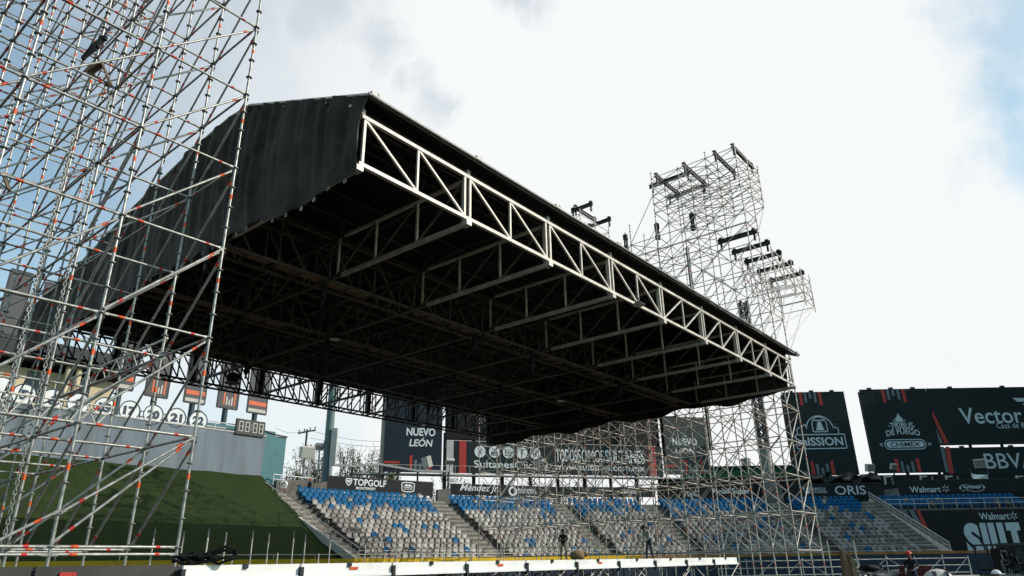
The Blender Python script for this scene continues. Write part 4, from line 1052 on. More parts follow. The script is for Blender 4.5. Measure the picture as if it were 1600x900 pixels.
# chain hoists
def hoist(p, label, s=1., m='blacksteel'):
    t = thing('chain_hoist', p, label, 'hoist', 'lantern shaped chain hoists on the right tower' if s > .9 else None)
    b = MB(); b.tube(p+UPZ*.25*s, p+UPZ*.62*s, .2*s, 8); b.tube(p-UPZ*.62*s, p-UPZ*.3*s, .2*s, 8)
    for x in (-1, 1): b.box(p+E1*x*.17*s, (.05*s, .14*s, .7*s), (E1, E2, UPZ))
    b.build('body', m, t)
    b = MB(); b.path([p+UPZ*(.62+.1)*s+E1*.09*s*math.cos(x)+UPZ*.12*s*math.sin(x) for x in [k*math.pi/4 for k in range(9)]], .022*s, 5); b.tube(p-UPZ*.62*s, p-UPZ*1.0*s, .02*s, 5); b.build('hook', 'rosette', t)
    return t
for (px, py), lb_ in (((1082, 347), 'lantern-shaped dark hoist highest on the right tower'), ((1027, 362), 'lantern-shaped dark hoist on the left edge of the right tower'), ((978, 379), 'lantern-shaped dark hoist just above the roof edge')):
    d = ray(px, py); k = 42.0/d.dot(E1); hoist(Vector((0, 0, EYE))+d*k, lb_)
# ================================================================== LEFT TOWER RIGGING
def chain(p, q, label, link=.085):
    b = MB(); d = (q-p); n = int(d.length/link); z = d.normalized(); x = z.cross(E1).normalized(); y = z.cross(x)
    for i in range(n):
        c = p+z*(i+.5)*link; u_ = x if i % 2 else y; h = link*.68; w_ = link*.30
        pts = [c-z*h+u_*w_*.5, c-z*h*.6+u_*w_, c+z*h*.6+u_*w_, c+z*h+u_*w_*.5, c+z*h-u_*w_*.5, c+z*h*.6-u_*w_, c-z*h*.6-u_*w_, c-z*h-u_*w_*.5]
        b.path(pts+[pts[0]], .010, 4)
    return tag(b.build('chain', 'galv', origin=q), label, 'chain')
tA = at(172, 150, Y=13.0); bA = at(36, 705, Y=13.0); chain(tA, Vector((tA.x, tA.y, .6)), 'long steel chain hanging from the brown sling inside the left tower')
tB = at(118, 200, Y=11.4); chain(tB, Vector((tB.x, tB.y, .6)), 'long steel chain nearest the left edge of the left tower')
t = thing('lifting_sling', tA, 'brown triangular webbing sling holding a chain high in the left tower', 'sling')
PSl = Plane(tA, (1, 0))
def slpt(x, y): a, z = PSl.pt(x, y); return PSl.w(a, z)
def webbing(pts, wd, name, parent):
    b = MB()
    for (p, q) in zip(pts, pts[1:]): b.bar(p, q, .03, wd, Vector((0, 1, 0)))
    return b.build(name, 'sling', parent)
webbing([slpt(158, 100), slpt(137, 114)], .22, 'strap', t); webbing([slpt(137, 115), slpt(173, 134)], .17, 'strap', t); webbing([slpt(160, 100), slpt(174, 133)], .16, 'strap', t)
b = MB(); c = slpt(173, 140); b.path([c+Vector((.07*math.cos(x), 0, .11*math.sin(x))) for x in [k*math.pi/4 for k in range(9)]], .02, 6); b.build('shackle', 'rosette', t)
t = thing('lifting_sling', slpt(14, 292), 'brown webbing sling hanging low at the left edge of the left tower', 'sling')
webbing([slpt(7, 275), slpt(14, 297)], .13, 'strap', t); webbing([slpt(2, 288), slpt(13, 297)], .12, 'strap', t)
t = thing('chain_bag', slpt(148, 72), 'slanting black bag hung among the pipes high in the left tower', 'bag')
b = MB(); p, q = slpt(161, 60), slpt(131, 90); m_ = p.lerp(q, .5)
b.tube(p, m_, .06, 8, .085); b.tube(m_, q, .085, 8, .05); b.box(p, (.16, .1, .1)); b.ell(q, .06, .06, .08, 8, 5); b.box(m_+Vector((.05, 0, .05)), (.14, .12, .08)); b.build('sack', 'black', t)
b = MB(); b.tube(p, p+Vector((.1, 0, .35)), .02, 5); b.build('strap', 'black', t)
# ================================================================== STAGE DECK
DA0, DA1, DB1, ZD = -6., 28.45, 34, 1.72
deck = thing('stage_deck', S(12, 22, 0), 'wide flat stage deck with bright white front edge panels', 'stage')
b = MB(); b.box(S((DA0+DA1)/2, (BF+.2+DB1)/2, ZD-.04), (DA1-DA0, DB1-BF-.2, .06), (E1, E2, UPZ)); b.build('floor', 'ply', deck)
PNL = 2.25; n = int((DA1-5.95)/PNL)
for i in range(n):
    a = DA1-i*PNL
    b = MB(); b.box(S(a-PNL/2, BF, ZD-.12), (PNL-.05, .07, .25), (E1, E2, UPZ)); b.box(S(a-PNL/2, BF-.05, ZD-.22), (PNL-.05, .05, .05), (E1, E2, UPZ)); b.build('edge_panel', 'deckwhite', deck)
    b = MB(); b.box(S(a-PNL+.0, BF-.05, ZD-.18), (.07, .12, .26), (E1, E2, UPZ)); b.build('panel_clamp', 'poledark', deck)
    b = MB(); b.box(S(a-PNL/2, BF-.05, ZD-.02), (.08, .05, .08), (E1, E2, UPZ)); b.build('hook_plate', 'poledark', deck)
    if i % 2 == 0 and i > 3:
        b = MB(); b.box(S(a-PNL*.45, BF-.045, ZD-.09), (.2, .02, .05), (E1, E2, UPZ)); b.build('sticker', 'orange', deck)
for i in range(6):
    a = 5.9-i*2.05
    b = MB(); b.box(S(a-1.02, BF+.1, ZD-.13), (2.0, .06, .3), (E1, E2, UPZ)); b.build('plywood_panel', 'ply', deck)
b = MB(); b.box(S(4.3, BF+.05, ZD-.1), (.22, .03, .07), (E1, E2, UPZ)); b.build('sticker', 'redband', deck)
st_ = MB(); br_ = MB()
a = 6.2
while a < DA1+.1:
    for bb in [BF+.12+2.07*i for i in range(11)]:
        st_.tube(S(a, bb, 0), S(a, bb, ZD-.07), .026, 6)
        br_.tube(S(a, bb, .35), S(a+2.07, bb, .35), .022, 5)
        br_.tube(S(a, bb, .4), S(a+2.07, bb, ZD-.2), .02, 5) if int(a*10+bb) % 2 else br_.tube(S(a+2.07, bb, .4), S(a, bb, ZD-.2), .02, 5)
        if bb < 30: br_.tube(S(a, bb, ZD-.3), S(a, bb+2.07, .4), .02, 5)
    a += 2.07
tag(st_.build('deck_legs', 'galv', deck), kind='stuff'); tag(br_.build('deck_braces', 'galvfar', deck), kind='stuff')
for k, (px, py) in enumerate([(146, 800), (243, 826), (288, 830), (327, 826), (354, 832), (364, 864), (396, 828), (421, 833), (434, 864), (460, 829), (478, 834), (498, 865), (517, 832), (572, 838), (620, 840), (660, 838), (694, 845), (735, 842), (787, 846)]):
    Yp = 24+k*.5; p = at(px, py, Y=Yp); h = p.z
    b = MB(); b.tube((p.x, p.y, ZD), (p.x, p.y, p.z), .024, 6)
    z = ZD+.3
    b.mi = 1
    while z < h: b.tube((p.x, p.y, z-.01), (p.x, p.y, z+.01), .05, 6); z += .5
    b.tube((p.x, p.y, h-.3), (p.x, p.y, h), .029, 6) if h > ZD+.5 else None
    b.build('upright_pipe', ['galvfar', 'rosette'], deck)
# cable heap, brown sack on the deck
p = at(318, 878, Y=12.6); p.z = ZD
t = thing('cable_coil', p, 'heap of coiled black cable lying on the stage edge', 'cable')
for r_, dx, tilt in ((.22, .28, .5), (.2, .0, .2), (.17, -.25, .35), (.24, .3, 1.0)):
    b = MB(); c = p+Vector((dx, 0, .10))
    b.path([c+Vector((r_*math.cos(x), r_*.8*math.sin(x)*math.cos(tilt), .06+r_*math.sin(x)*math.sin(tilt)*.6+.02*math.sin(5*x))) for x in [k*math.pi/8 for k in range(34)]], .022, 5); b.build('loop', 'black', t)
b = MB(); rr = random.Random(5); 
pts = [p+Vector((rr.uniform(-.55, .1), rr.uniform(-.1, .1), rr.uniform(.02, .16))) for _ in range(18)]; b.path(pts, .02, 5); b.build('loose_end', 'black', t)
p = at(906, 876, Y=34); p.z = ZD
t = thing('sack', p, 'brown bulging sack lying on the stage beside the standing worker', 'sack')
b = MB(); b.ell(p+Vector((-.1, 0, .19)), .36, .3, .22, 12, 8); b.build('bag', 'sack', t)
b = MB(); b.ell(p+Vector((.27, 0, .24)), .15, .13, .10, 8, 6); b.build('tied_neck', 'sack', t)
# ================================================================== PEOPLE
def person(name_label, base, heading, pose, cloth, cat='person', head_gear=None, H=1.75, scale=1.):
    """pose: dict joint->(x right, y forward, z up) in metres for a 1.75 m figure"""
    t = thing('person', base, name_label, cat)
    J = dict(pelvis=(0, 0, .95), waist=(0, 0, 1.08), chest=(0, .0, 1.3), neck=(0, .01, 1.47), head=(0, .03, 1.56), crown=(0, .02, 1.70))
    for s, n in ((-1, 'l'), (1, 'r')):
        J.update({n+'hip': (s*.09, 0, .92), n+'knee': (s*.11, .02, .5), n+'ank': (s*.11, -.02, .09), n+'toe': (s*.13, .15, .04), n+'sho': (s*.19, 0, 1.40), n+'elb': (s*.26, -.02, 1.12), n+'wri': (s*.25, .08, .88), n+'palm': (s*.25, .12, .80)})
    J.update(pose)
    E = [('pelvis', 'waist', 'top'), ('waist', 'chest', 'top'), ('chest', 'neck', 'top'), ('neck', 'head', 'skin'), ('head', 'crown', 'skin')]
    for n in 'lr': E += [('pelvis', n+'hip', 'leg'), (n+'hip', n+'knee', 'leg'), (n+'knee', n+'ank', 'shin'), (n+'ank', n+'toe', 'shoe'), ('chest', n+'sho', 'top'), (n+'sho', n+'elb', 'top'), (n+'elb', n+'wri', 'arm'), (n+'wri', n+'palm', 'skin')]
    RAD = dict(pelvis=(.15, .11), waist=(.14, .10), chest=(.16, .11), neck=(.06, .06), head=(.085, .1), crown=(.07, .08))
    for n in 'lr': RAD.update({n+'hip': (.095, .095), n+'knee': (.06, .06), n+'ank': (.042, .042), n+'toe': (.04, .03), n+'sho': (.065, .065), n+'elb': (.045, .045), n+'wri': (.03, .03), n+'palm': (.042, .022)})
    names = list(J); me = bpy.data.meshes.new('person'); me.from_pydata([J[k] for k in names], [(names.index(a), names.index(b_)) for a, b_, _ in E], [])
    o = bpy.data.objects.new('tmp', me); COL.objects.link(o)
    md = o.modifiers.new('s', 'SKIN'); sk = me.skin_vertices[0].data
    for i, k in enumerate(names): sk[i].radius = RAD[k]; sk[i].use_root = (k == 'pelvis')
    sd = o.modifiers.new('d', 'SUBSURF'); sd.levels = 2; sd.render_levels = 2
    dg = bpy.context.evaluated_depsgraph_get(); dg.update()
    ev = o.evaluated_get(dg); m2 = ev.to_mesh()
    b = MB(); keys = ['skin', 'top', 'leg', 'shin', 'shoe', 'arm']; order = [cloth.get(k, 'skin') for k in keys]
    vs = [v.co.copy() for v in m2.vertices]
    def seg(p, a, c):
        a, c = Vector(a), Vector(c); d = c-a; f = max(0, min(1, (p-a).dot(d)/max(1e-9, d.length_squared))); return (p-(a+d*f)).length
    for f in m2.polygons:
        c = f.center.copy(); best = min(E, key=lambda e: seg(c, J[e[0]], J[e[1]])-.3*min(RAD[e[0]][0], RAD[e[1]][0]))[2]
        b.f.append(list(f.vertices)); b.m.append(keys.index(best)); b.sm.append(True)
    b.v = vs
    ev.to_mesh_clear(); bpy.data.objects.remove(o)
    b.mi = 0; hd = Vector(J['head'])
    fw = (Vector(J['head'])-Vector(J['neck'])); fwd = Vector((0, 1, -.1))
    b.add([hd+Vector((-.015, .10, .0)), hd+Vector((.015, .10, 0)), hd+Vector((0, .13, -.01)), hd+Vector((0, .1, .05))], [(0, 1, 2), (0, 2, 3), (2, 1, 3)])
    for s in (-1, 1): b.ell(hd+Vector((s*.088, 0, .01)), .012, .022, .032, 6, 4)
    for n, s in (('l', -1), ('r', 1)):       # five fingers curled from each palm
        pw = Vector(J[n+'palm']); dv = (pw-Vector(J[n+'wri'])).normalized()
        sd_ = dv.cross(Vector((1, 0, 0)) if abs(dv.x) < .8 else Vector((0, 1, 0))).normalized(); nr = dv.cross(sd_)
        for k in range(4):
            q = pw+sd_*(k-1.5)*.019+dv*.03; ln = (.036, .042, .039, .03)[k]; q2 = q+dv*ln+nr*.006*s; q3 = q2+dv*ln*.5+nr*.024*s
            b.tube(q, q2, .009, 6, .008); b.tube(q2, q3, .008, 6, .006)
        q = pw-sd_*.035-dv*.01; b.tube(q, q-sd_*.022+dv*.03, .010, 6, .008); b.tube(q-sd_*.022+dv*.03, q-sd_*.018+dv*.06, .008, 6, .006)
    rot = Matrix.Rotation(heading, 4, 'Z')
    b.v = [base+rot @ (v*scale) for v in b.v]; b.build('body', order, t)
    g = MB(); hv = Vector(J['crown'])
    if head_gear:
        kind, m = head_gear
        if kind == 'helmet':
            c = (hd+hv)/2+Vector((0, 0, .02)); vs = []; nn = 14; kk = 5
            for j in range(kk+1):
                ph = math.pi/2*j/kk
                for i in range(nn): a = 2*math.pi*i/nn; vs.append(c+Vector((.128*math.sin(ph)*math.cos(a), .15*math.sin(ph)*math.sin(a), .125*math.cos(ph))))
            g.add(vs, [(j*nn+i, (j+1)*nn+i, (j+1)*nn+(i+1) % nn, j*nn+(i+1) % nn) for j in range(kk) for i in range(nn)], True)
            g.box(c+Vector((0, .17, .0)), (.2, .1, .015)); nm = 'helmet'
        elif kind == 'hair': g.ell((hd+hv)/2+Vector((0, -.015, .03)), .098, .112, .115, 10, 6); nm = 'hair'
        else: g.ell((hd+hv)/2+Vector((0, -.01, .04)), .102, .118, .10, 10, 6); g.box((hd+hv)/2+Vector((0, .14, .04)), (.15, .1, .012)); nm = 'cap'
        g.v = [base+rot @ (v*scale) for v in g.v]; g.build(nm, m, t)
    else:
        g = None
    return t
def ground(px, Y, z): p = at(px, 870, Y=Y); return Vector((p.x, p.y, z))
person('person in dark hooded top and pale shorts standing on the stage, arms folded', ground(881, 44, ZD), math.pi-.2,
       dict(lelb=(-.27, .04, 1.14), lwri=(-.05, .2, 1.16), lpalm=(.04, .21, 1.17), relb=(.27, .04, 1.14), rwri=(.06, .22, 1.12), rpalm=(-.03, .23, 1.12), lank=(-.16, -.02, .09), rank=(.16, -.02, .09), ltoe=(-.19, .13, .04), rtoe=(.19, .13, .04), lknee=(-.14, .02, .5), rknee=(.14, .02, .5)),
       dict(top='black', arm='black', leg='khaki', shin='skin', shoe='black'), head_gear=('hair', 'black'))
person('person in pale grey shirt and dark jeans stooping forward on the stage', ground(1016, 39, ZD), math.pi/2+.5,
       dict(chest=(0, .12, 1.28), neck=(0, .22, 1.42), head=(0, .28, 1.49), crown=(0, .34, 1.61), lsho=(-.19, .14, 1.38), rsho=(.19, .14, 1.38), lelb=(-.25, .16, 1.1), lwri=(-.2, .3, .92), lpalm=(-.19, .35, .86), relb=(.25, .12, 1.1), rwri=(.2, .24, .9), rpalm=(.19, .28, .83), rknee=(.1, .1, .5), rank=(.1, .12, .09), rtoe=(.12, .27, .04), lank=(-.1, -.12, .09), ltoe=(-.11, .03, .04)),
       dict(top='greycloth', arm='greycloth', leg='jeans', shin='jeans', shoe='black'), head_gear=('cap', 'black'))
person('person with red helmet and dark top standing among the materials at right', ground(1421, 31, 0.1), math.pi-.9,
       dict(lelb=(-.28, .06, 1.14), lwri=(-.15, .25, 1.02), lpalm=(-.1, .31, 1.0)),
       dict(top='black', arm='greycloth', leg='jeans', shin='jeans', shoe='black'), head_gear=('helmet', 'red'))
person('crouching person with white helmet at the bottom right corner', ground(1538, 24, 0), math.pi+.4,
       dict(pelvis=(0, -.1, .45), waist=(0, -.02, .58), chest=(0, .12, .78), neck=(0, .2, .94), head=(0, .24, 1.02), crown=(0, .27, 1.15), lsho=(-.19, .14, .88), rsho=(.19, .14, .88), lelb=(-.26, .26, .66), lwri=(-.2, .42, .5), lpalm=(-.2, .46, .44), relb=(.26, .26, .66), rwri=(.2, .42, .5), rpalm=(.2, .46, .44), lhip=(-.1, -.1, .42), rhip=(.1, -.1, .42), lknee=(-.17, .27, .46), rknee=(.17, .27, .46), lank=(-.14, .02, .09), rank=(.14, .02, .09), ltoe=(-.16, .18, .04), rtoe=(.16, .18, .04)),
       dict(top='black', arm='black', leg='jeans', shin='jeans', shoe='black'), head_gear=('helmet', 'white'))
tb, pb_ = on_bowl(453, 765, RB+RD*NR+.3); ZP = ZTOP; print('WP', tb, pb_, proj(Vector((pb_.x, pb_.y, ZP))))
person('person in white clothes bending down at the top left of the seats', Vector((pb_.x, pb_.y, ZP))+Vector((-.25, -.5, .25)), 1.3,
       dict(pelvis=(0, -.1, .86), waist=(0, .0, .98), chest=(0, .27, .98), neck=(0, .42, .92), head=(0, .5, .86), crown=(0, .6, .78), lsho=(-.19, .3, .98), rsho=(.19, .3, .98), lelb=(-.2, .42, .72), lwri=(-.12, .5, .5), lpalm=(-.12, .52, .42), relb=(.2, .42, .72), rwri=(.12, .5, .5), rpalm=(.12, .52, .42), lhip=(-.09, -.1, .84), rhip=(.09, -.1, .84)),
       dict(top='whitecloth', arm='whitecloth', leg='whitecloth', shin='skin', shoe='black'), head_gear=('hair', 'black'))
tb, pb_ = on_bowl(483, 766, RB+RD*NR+.6)
person('person in dark clothes with orange cap behind the top row at left', Vector((pb_.x, pb_.y, ZP)), math.pi*.8, {}, dict(top='jeans', arm='black', leg='jeans', shin='jeans', shoe='black'), head_gear=('cap', 'orange'))
# ================================================================== LOW FRAMES AND MATERIALS AT RIGHT
lf = thing('low_scaffold', ground(1400, 44, 0), 'long low scaffold frame with thin rails in front of the fence at right', 'scaffold')
xs = [1120, 1165, 1210, 1252, 1296, 1340, 1384, 1428, 1472, 1512]
bs = [ground(x, 44, 0) for x in xs]
for k, q in enumerate(bs):
    b = MB(); b.tube(q, q+UPZ*(1.62 if k % 2 else 1.7), .03, 6); b.build('upright', 'galvfar', lf)
for zz in (.72, 1.12, 1.5):
    for q, q2 in zip(bs, bs[1:]):
        b = MB(); b.tube(q+UPZ*zz, q2+UPZ*zz, .032, 6); b.build('rail', 'galvfar', lf)
for k in range(len(bs)-1):
    b = MB(); (b.tube(bs[k]+UPZ*.2, bs[k+1]+UPZ*1.55, .022, 6) if k % 3 else b.tube(bs[k]+UPZ*1.6, bs[k+1]+UPZ*.5, .022, 6)); b.build('brace', 'galvfar', lf)
for k, (x, ytop, Yq) in enumerate([(1292, 845, 40), (1333, 844, 38)]):
    p = at(x, ytop, Y=Yq); q = Vector((p.x, p.y, 0))
    t = thing('scaffold_pole', q, ['left one of two loose upright scaffold poles before the right seats', 'right one of two loose upright scaffold poles before the right seats'][k], 'pole')
    b = MB(); b.tube(q, p, .03, 6); pp2 = b.build('pipe', 'galvfar', t)
    for z in (.6, 1.1, 1.6, 2.1): b = MB(); b.tube(q+UPZ*(z-.01), q+UPZ*(z+.01), .06, 6); b.build('rosette', 'rosette', pp2)
for k, (x, y, w_, Yq, lean, lab) in enumerate([(1317, 862, .34, 30, .12, 'taller of two split timber posts standing at lower right'), (1329, 870, .24, 29.6, .03, 'shorter of two split timber posts standing at lower right')]):
    p = at(x, y, Y=Yq); q = Vector((p.x-lean, p.y, 0)); b = MB()
    b.bar(q, p, w_*.8, w_*.5, Vector((1, 0, 0))); b.bar(q+Vector((w_*.5, 0, 0)), p+Vector((w_*.35, 0, -.25)), w_*.35, w_*.4, Vector((1, 0, 0)))
    b.bar(p-UPZ*.02+Vector((-.05, 0, 0)), p+UPZ*.10+Vector((-.06, 0, 0)), w_*.35, w_*.3, Vector((1, 0, 0)))
    tag(b.build('timber_post', 'wood', origin=q), lab, 'post')
rr = random.Random(9)
t = thing('material_heap', ground(1370, 34, 0), 'dark heap of pipes, clamps and sheeting behind the timber posts', 'rubble')
b = MB()
for i in range(60):
    c = ground(rr.uniform(1325, 1432), 33+rr.uniform(0, 2.5), 0); z = rr.uniform(.35, 1.12); L_ = rr.uniform(.4, 1.6); an = rr.uniform(-.5, .5)
    b.tube(c+Vector((-L_/2, 0, z-an*.2)), c+Vector((L_/2, rr.uniform(-.3, .3), z+an*.2)), rr.choice((.025, .03, .06)), 6)
b.build('pipes', 'rosette', t)
b = MB()
for i in range(12): c = ground(rr.uniform(1325, 1425), 34.5, 0); b.ell(c+UPZ*rr.uniform(.3, .8), rr.uniform(.4, .8), .5, rr.uniform(.2, .38), 9, 6)
b.build('sheeting', 'plastic', t)
b = MB(); c = ground(1358, 33.4, 0); b.ell(c+UPZ*1.18, .42, .3, .14, 10, 6); b.path([c+Vector((.5*math.cos(x), .2*math.sin(x), 1.2+.1*math.sin(2*x))) for x in [k*math.pi/6 for k in range(13)]], .05, 6); b.build('coiled_hose', 'black', t)
t = thing('crate_stack', ground(1438, 33, 0), 'dull red stacked crates and sheets behind the red-helmeted worker', 'crate')
for i, (x0, w_, z0, h) in enumerate([(1405, 1.15, 0, .95), (1408, .95, .96, .32), (1446, 1.3, 0, .8), (1441, .8, .81, .3), (1455, .6, .81, .12)]):
    p = ground(x0, 33, 0); b = MB(); b.box(p+Vector((w_/2, 0, z0+h/2)), (w_, .8, h-.01))
    for s in range(3): b.box(p+Vector((w_/2, -.42, z0+h*(s+.5)/3)), (w_+.04, .03, h*.18))
    b.build('crate', 'redtarp', t)
t = thing('wrapped_bundle', ground(1459, 30.5, 0), 'pale plastic wrapped bundle beside the red crates', 'bundle')
b = MB(); p = ground(1459, 30.5, 0); b.ell(p+UPZ*.55, .72, .4, .62, 12, 8); b.build('wrap', 'palegrey', t)
b = MB(); [b.box(p+Vector((dx, -.28, .6)), (.03, .3, .95)) for dx in (-.3, .2)]; b.build('straps', 'rosette', t)
t = thing('pipe_stack', ground(1500, 32, 0), 'low stack of pale pipes left of the dark equipment rack', 'pipes')
for i in range(26):
    p = ground(1478, 31.5+.12*(i % 7), 0); b = MB(); z = .55+.09*(i//7)+rr.uniform(0, .03); b.tube(p+UPZ*z, ground(1528, 31.5+.12*(i % 7), 0)+UPZ*z+Vector((rr.uniform(-.3, .2), 0, 0)), .03, 6); b.build('pipe', 'galvfar', t)
# equipment rack with cable drums
p = ground(1563, 30, 0)
t = thing('equipment_rack', p, 'dark equipment rack hung with cable coils and round drums at bottom right', 'rack')
b = MB()
for dx in (-.65, .1, .85):
    for dy in (-.3, .5): b.bar(p+Vector((dx, dy, .1)), p+Vector((dx, dy, 2.05)), .07)
for zz in (.3, 1.1, 2.03):
    for dy in (-.3, .5): b.bar(p+Vector((-.68, dy, zz)), p+Vector((.88, dy, zz)), .07)
b.build('frame', 'blacksteel', t)
for i, (dx, zz, r_) in enumerate([(-.45, .72, .22), (-.12, .74, .2), (.12, .76, .19)]):
    b = MB(); b.tube(p+Vector((dx, -.6, zz)), p+Vector((dx, -.2, zz)), r_, 14); b.build('drum', 'rosette', t)
for i in range(14):
    c = p+Vector((rr.uniform(-.5, .8), -.4+rr.uniform(-.05, .05), rr.uniform(1.0, 1.75))); r_ = rr.uniform(.12, .3)
    b = MB(); b.path([c+Vector((r_*.5*math.cos(x), .05*math.cos(3*x), r_*math.sin(x))) for x in [k*math.pi/6 for k in range(13)]], .022, 5); b.build('cable_loop', 'black' if i % 4 else 'rosette', t)
b = MB(); b.box(p+Vector((.35, .1, 1.1)), (.95, .5, 1.6)); b.build('black_case', 'black', t)
p = ground(1588, 30, 0); t = thing('covered_load', p, 'tall load under black sheeting at the far right edge', 'load')
b = MB(); b.tube(p+Vector((.3, .4, 0)), p+Vector((.3, .4, 2.1)), 1.0, 12, .62); b.build('sheet', 'plastic', t)
b = MB(); b.path([p+Vector((.3+.9*math.cos(x), .4+.9*math.sin(x), .9)) for x in [k*math.pi/8 for k in range(17)]], .02, 5); b.build('rope', 'rosette', t)
# ================================================================== POLES, LAMPS, TREES, BACKDROP
def tag_pole(name, label, cat, px, ybase, ytop, Y, r0, r1, m, n=10, kids=None):
    p = at(px, ytop, Y=Y); q = Vector((p.x, p.y, 0))
    t = thing(name, q, label, cat); b = MB(); b.tube(q, p, r0, n, r1); b.build('shaft', m, t)
    return t, q, p
t, q, p = tag_pole('light_mast', 'thick grey-green light mast with a pale cabinet strapped to its side', 'light pole', 524, 760, 560, 76, .50, .42, 'poleteal', 14)
b = MB(); c0 = at(521.5, 726, Y=75); c1 = at(523, 668, Y=75); b.box((q.x+.74, 75.5, (c0.z+c1.z)/2), (.62, .4, c1.z-c0.z)); b.build('cabinet', 'palegrey', t)
c0 = at(517, 746, Y=75); c1 = at(518.5, 728, Y=75); b = MB(); b.tube((q.x+.72, 75.5, c0.z), (q.x+.72, 75.5, c1.z), .27, 10); b.build('white_tank', 'white', t)
b = MB(); [b.tube(Vector((q.x, q.y, z)), Vector((q.x, q.y, z+.15)), .53, 14) for z in (9, 14)]; b.build('band', 'poleteal', t)
def utility(label, px, ytop, Y, arms):
    t, q, p = tag_pole('utility_pole', label, 'utility pole', px, 750, ytop, Y, .2, .13, 'poledark', 8)
    for dz, w_, tilt in arms:
        c = p-UPZ*dz; b = MB(); d = Vector((w_/2, .2, tilt)); b.bar(c-d, c+d, .16); b.build('crossarm', 'poledark', t)
        for f in (-.9, -.3, .35, .9):
            b = MB(); e = c+d*f; b.tube(e, e+UPZ*.35, .08, 6, .05); b.ell(e+UPZ*.38, .1, .1, .1, 6, 4); b.build('insulator', 'poledark', t)
    return t, q, p
t, q, p = utility('weathered utility pole with two tilted crossarms between trees', 480, 671, 92, [(.3, 2.2, .25), (2.6, 1.4, .25)])
up1 = p
t, q, p = utility('smaller dark utility pole with crossarms left of the light mast', 506, 715, 95, [(.3, 1.2, .2), (1.5, 1.0, .2)])
for k, (x0, y0, x1, y1, lab) in enumerate([(430, 669, 480, 672, 'sagging overhead wire left of the utility pole'), (482, 672, 620, 690, 'overhead wire running right from the utility pole top'), (484, 684, 640, 697, 'lower overhead wire running right from the utility pole')]):
    a_, c_ = at(x0, y0, Y=92), at(x1, y1, Y=94); b = MB(); b.path([a_.lerp(c_, i/10)-UPZ*.5*math.sin(math.pi*i/10) for i in range(11)], .022, 4); tag(b.build('overhead_wire', 'poledark', origin=a_), lab, 'wire')
def flood(label, px, py, Y, pole_base_y, size, m='lampglass', face=(.5, -.7, -.35), twopost=False, pm='palegrey'):
    p = at(px, py, Y=Y); q = Vector((p.x, p.y, max(0, at(px, pole_base_y, Y=Y).z)))
    t = thing('floodlight', q, label, 'floodlight')
    f = Vector(face).normalized(); r_ = f.cross(UPZ).normalized(); u_ = r_.cross(f)
    b = MB(); b.box(p, (size, size*.35, size*.8), (r_, f, u_)); b.build('housing', 'palegrey', t)
    b = MB(); b.box(p+f*size*.18, (size*.86, .03, size*.66), (r_, f, u_)); b.build('glass', m, t)
    b = MB()
    for dx in ((-.25, .25) if twopost else (0,)): b.tube(q+Vector((dx, .2, 0)), p+Vector((dx, .2, -.2)), .09, 8)
    b.build('post', pm, t)
    return t
flood('large square floodlight on two pale posts left of the light mast', 480, 707, 74, 755, 1.5, twopost=True)
flood('small flat floodlight on a thin pole left of the light mast', 499, 698, 76, 755, 1.0, face=(.3, -.4, -.8))
flood('pale floodlight in front of the left navy banner', 667, 722, 79, 735, 1.5, face=(-.8, -.5, -.3))
flood('small floodlight on a stub post at the left end of the green banner', 703, 721, 79, 740, .9, face=(.2, -.5, -.9))
flood('pale floodlight in front of the green banner lettering', 846, 727, 80, 745, 1.5, face=(-.8, -.5, -.3))
flood('grey floodlight between the two tall right billboards', 1359, 731, 84, 745, 1.1, m='rosette', face=(.3, -.9, -.2), pm='poledark')
flood('small floodlight against the campfire billboard foot', 1396, 729, 84, 745, .8, m='rosette', face=(.3, -.9, -.4), pm='poledark')
flood('floodlight pair in front of the thin initials billboard', 1531, 724, 84, 745, 1.2, m='rosette', face=(-.5, -.9, -.2), pm='poledark')
# sagging beige walkway edge left of the scoreboard
t = thing('walkway', PS.w(a_l-12, 0), 'sagging beige walkway edge crossing in front of the navy banner', 'walkway')
b = MB(); pts = [PS.w(PS.pt(x, y)[0], PS.pt(x, y)[1], 1.4) for x, y in ((506, 728), (550, 731), (592, 728), (620, 733), (650, 738), (697, 739))]
for p_, q_ in zip(pts, pts[1:]): b.bar(p_, q_, .35, .22)
b.build('edge_beam', 'palegrey', t)
b = MB(); [b.tube(Vector((p_.x, p_.y, 4)), p_, .12, 6) for p_ in pts[1:]]; b.build('posts', 'poledark', t)
# dark lattice light pole and green building at right
p = at(1185, 600, Y=88); p2 = at(1200, 745, Y=88)
t = thing('light_mast', Vector((p2.x, 88, 0)), 'dark lattice light mast on a pale tubular base behind the right scaffolding', 'light pole')
b = MB(); b.tube((p2.x, 88, 0), (p2.x, 88, at(1197, 700, Y=88).z), .8, 12, .62); b.build('base_tube', mat('grey_tube', (.20, .20, .18), .6, .2, .2, 1), t)
b = MB(); zt = 34; z0 = at(1197, 700, Y=88).z
for sx in (-1, 1):
    for sy in (-1, 1): b.bar((p2.x+sx*.42, 88+sy*.42, z0), (p2.x+sx*.42, 88+sy*.42, zt), .22)
for i in range(20):
    za, zb_2 = z0+(zt-z0)*i/20, z0+(zt-z0)*(i+1)/20
    for sy in (-1, 1): b.bar((p2.x-.42, 88+sy*.42, za), (p2.x+.42, 88+sy*.42, zb_2), .13); b.bar((p2.x+.42, 88+sy*.42, za), (p2.x-.42, 88+sy*.42, zb_2), .13)
    b.bar((p2.x-.42, 87.58, za), (p2.x-.42, 88.42, zb_2), .13)
b.build('lattice', 'poledark', t)
PG = Plane((0, 104, 0), (1, 0)); a0, a1, z0, z1 = PG.rect_px(1128, 731, 1245, 765)
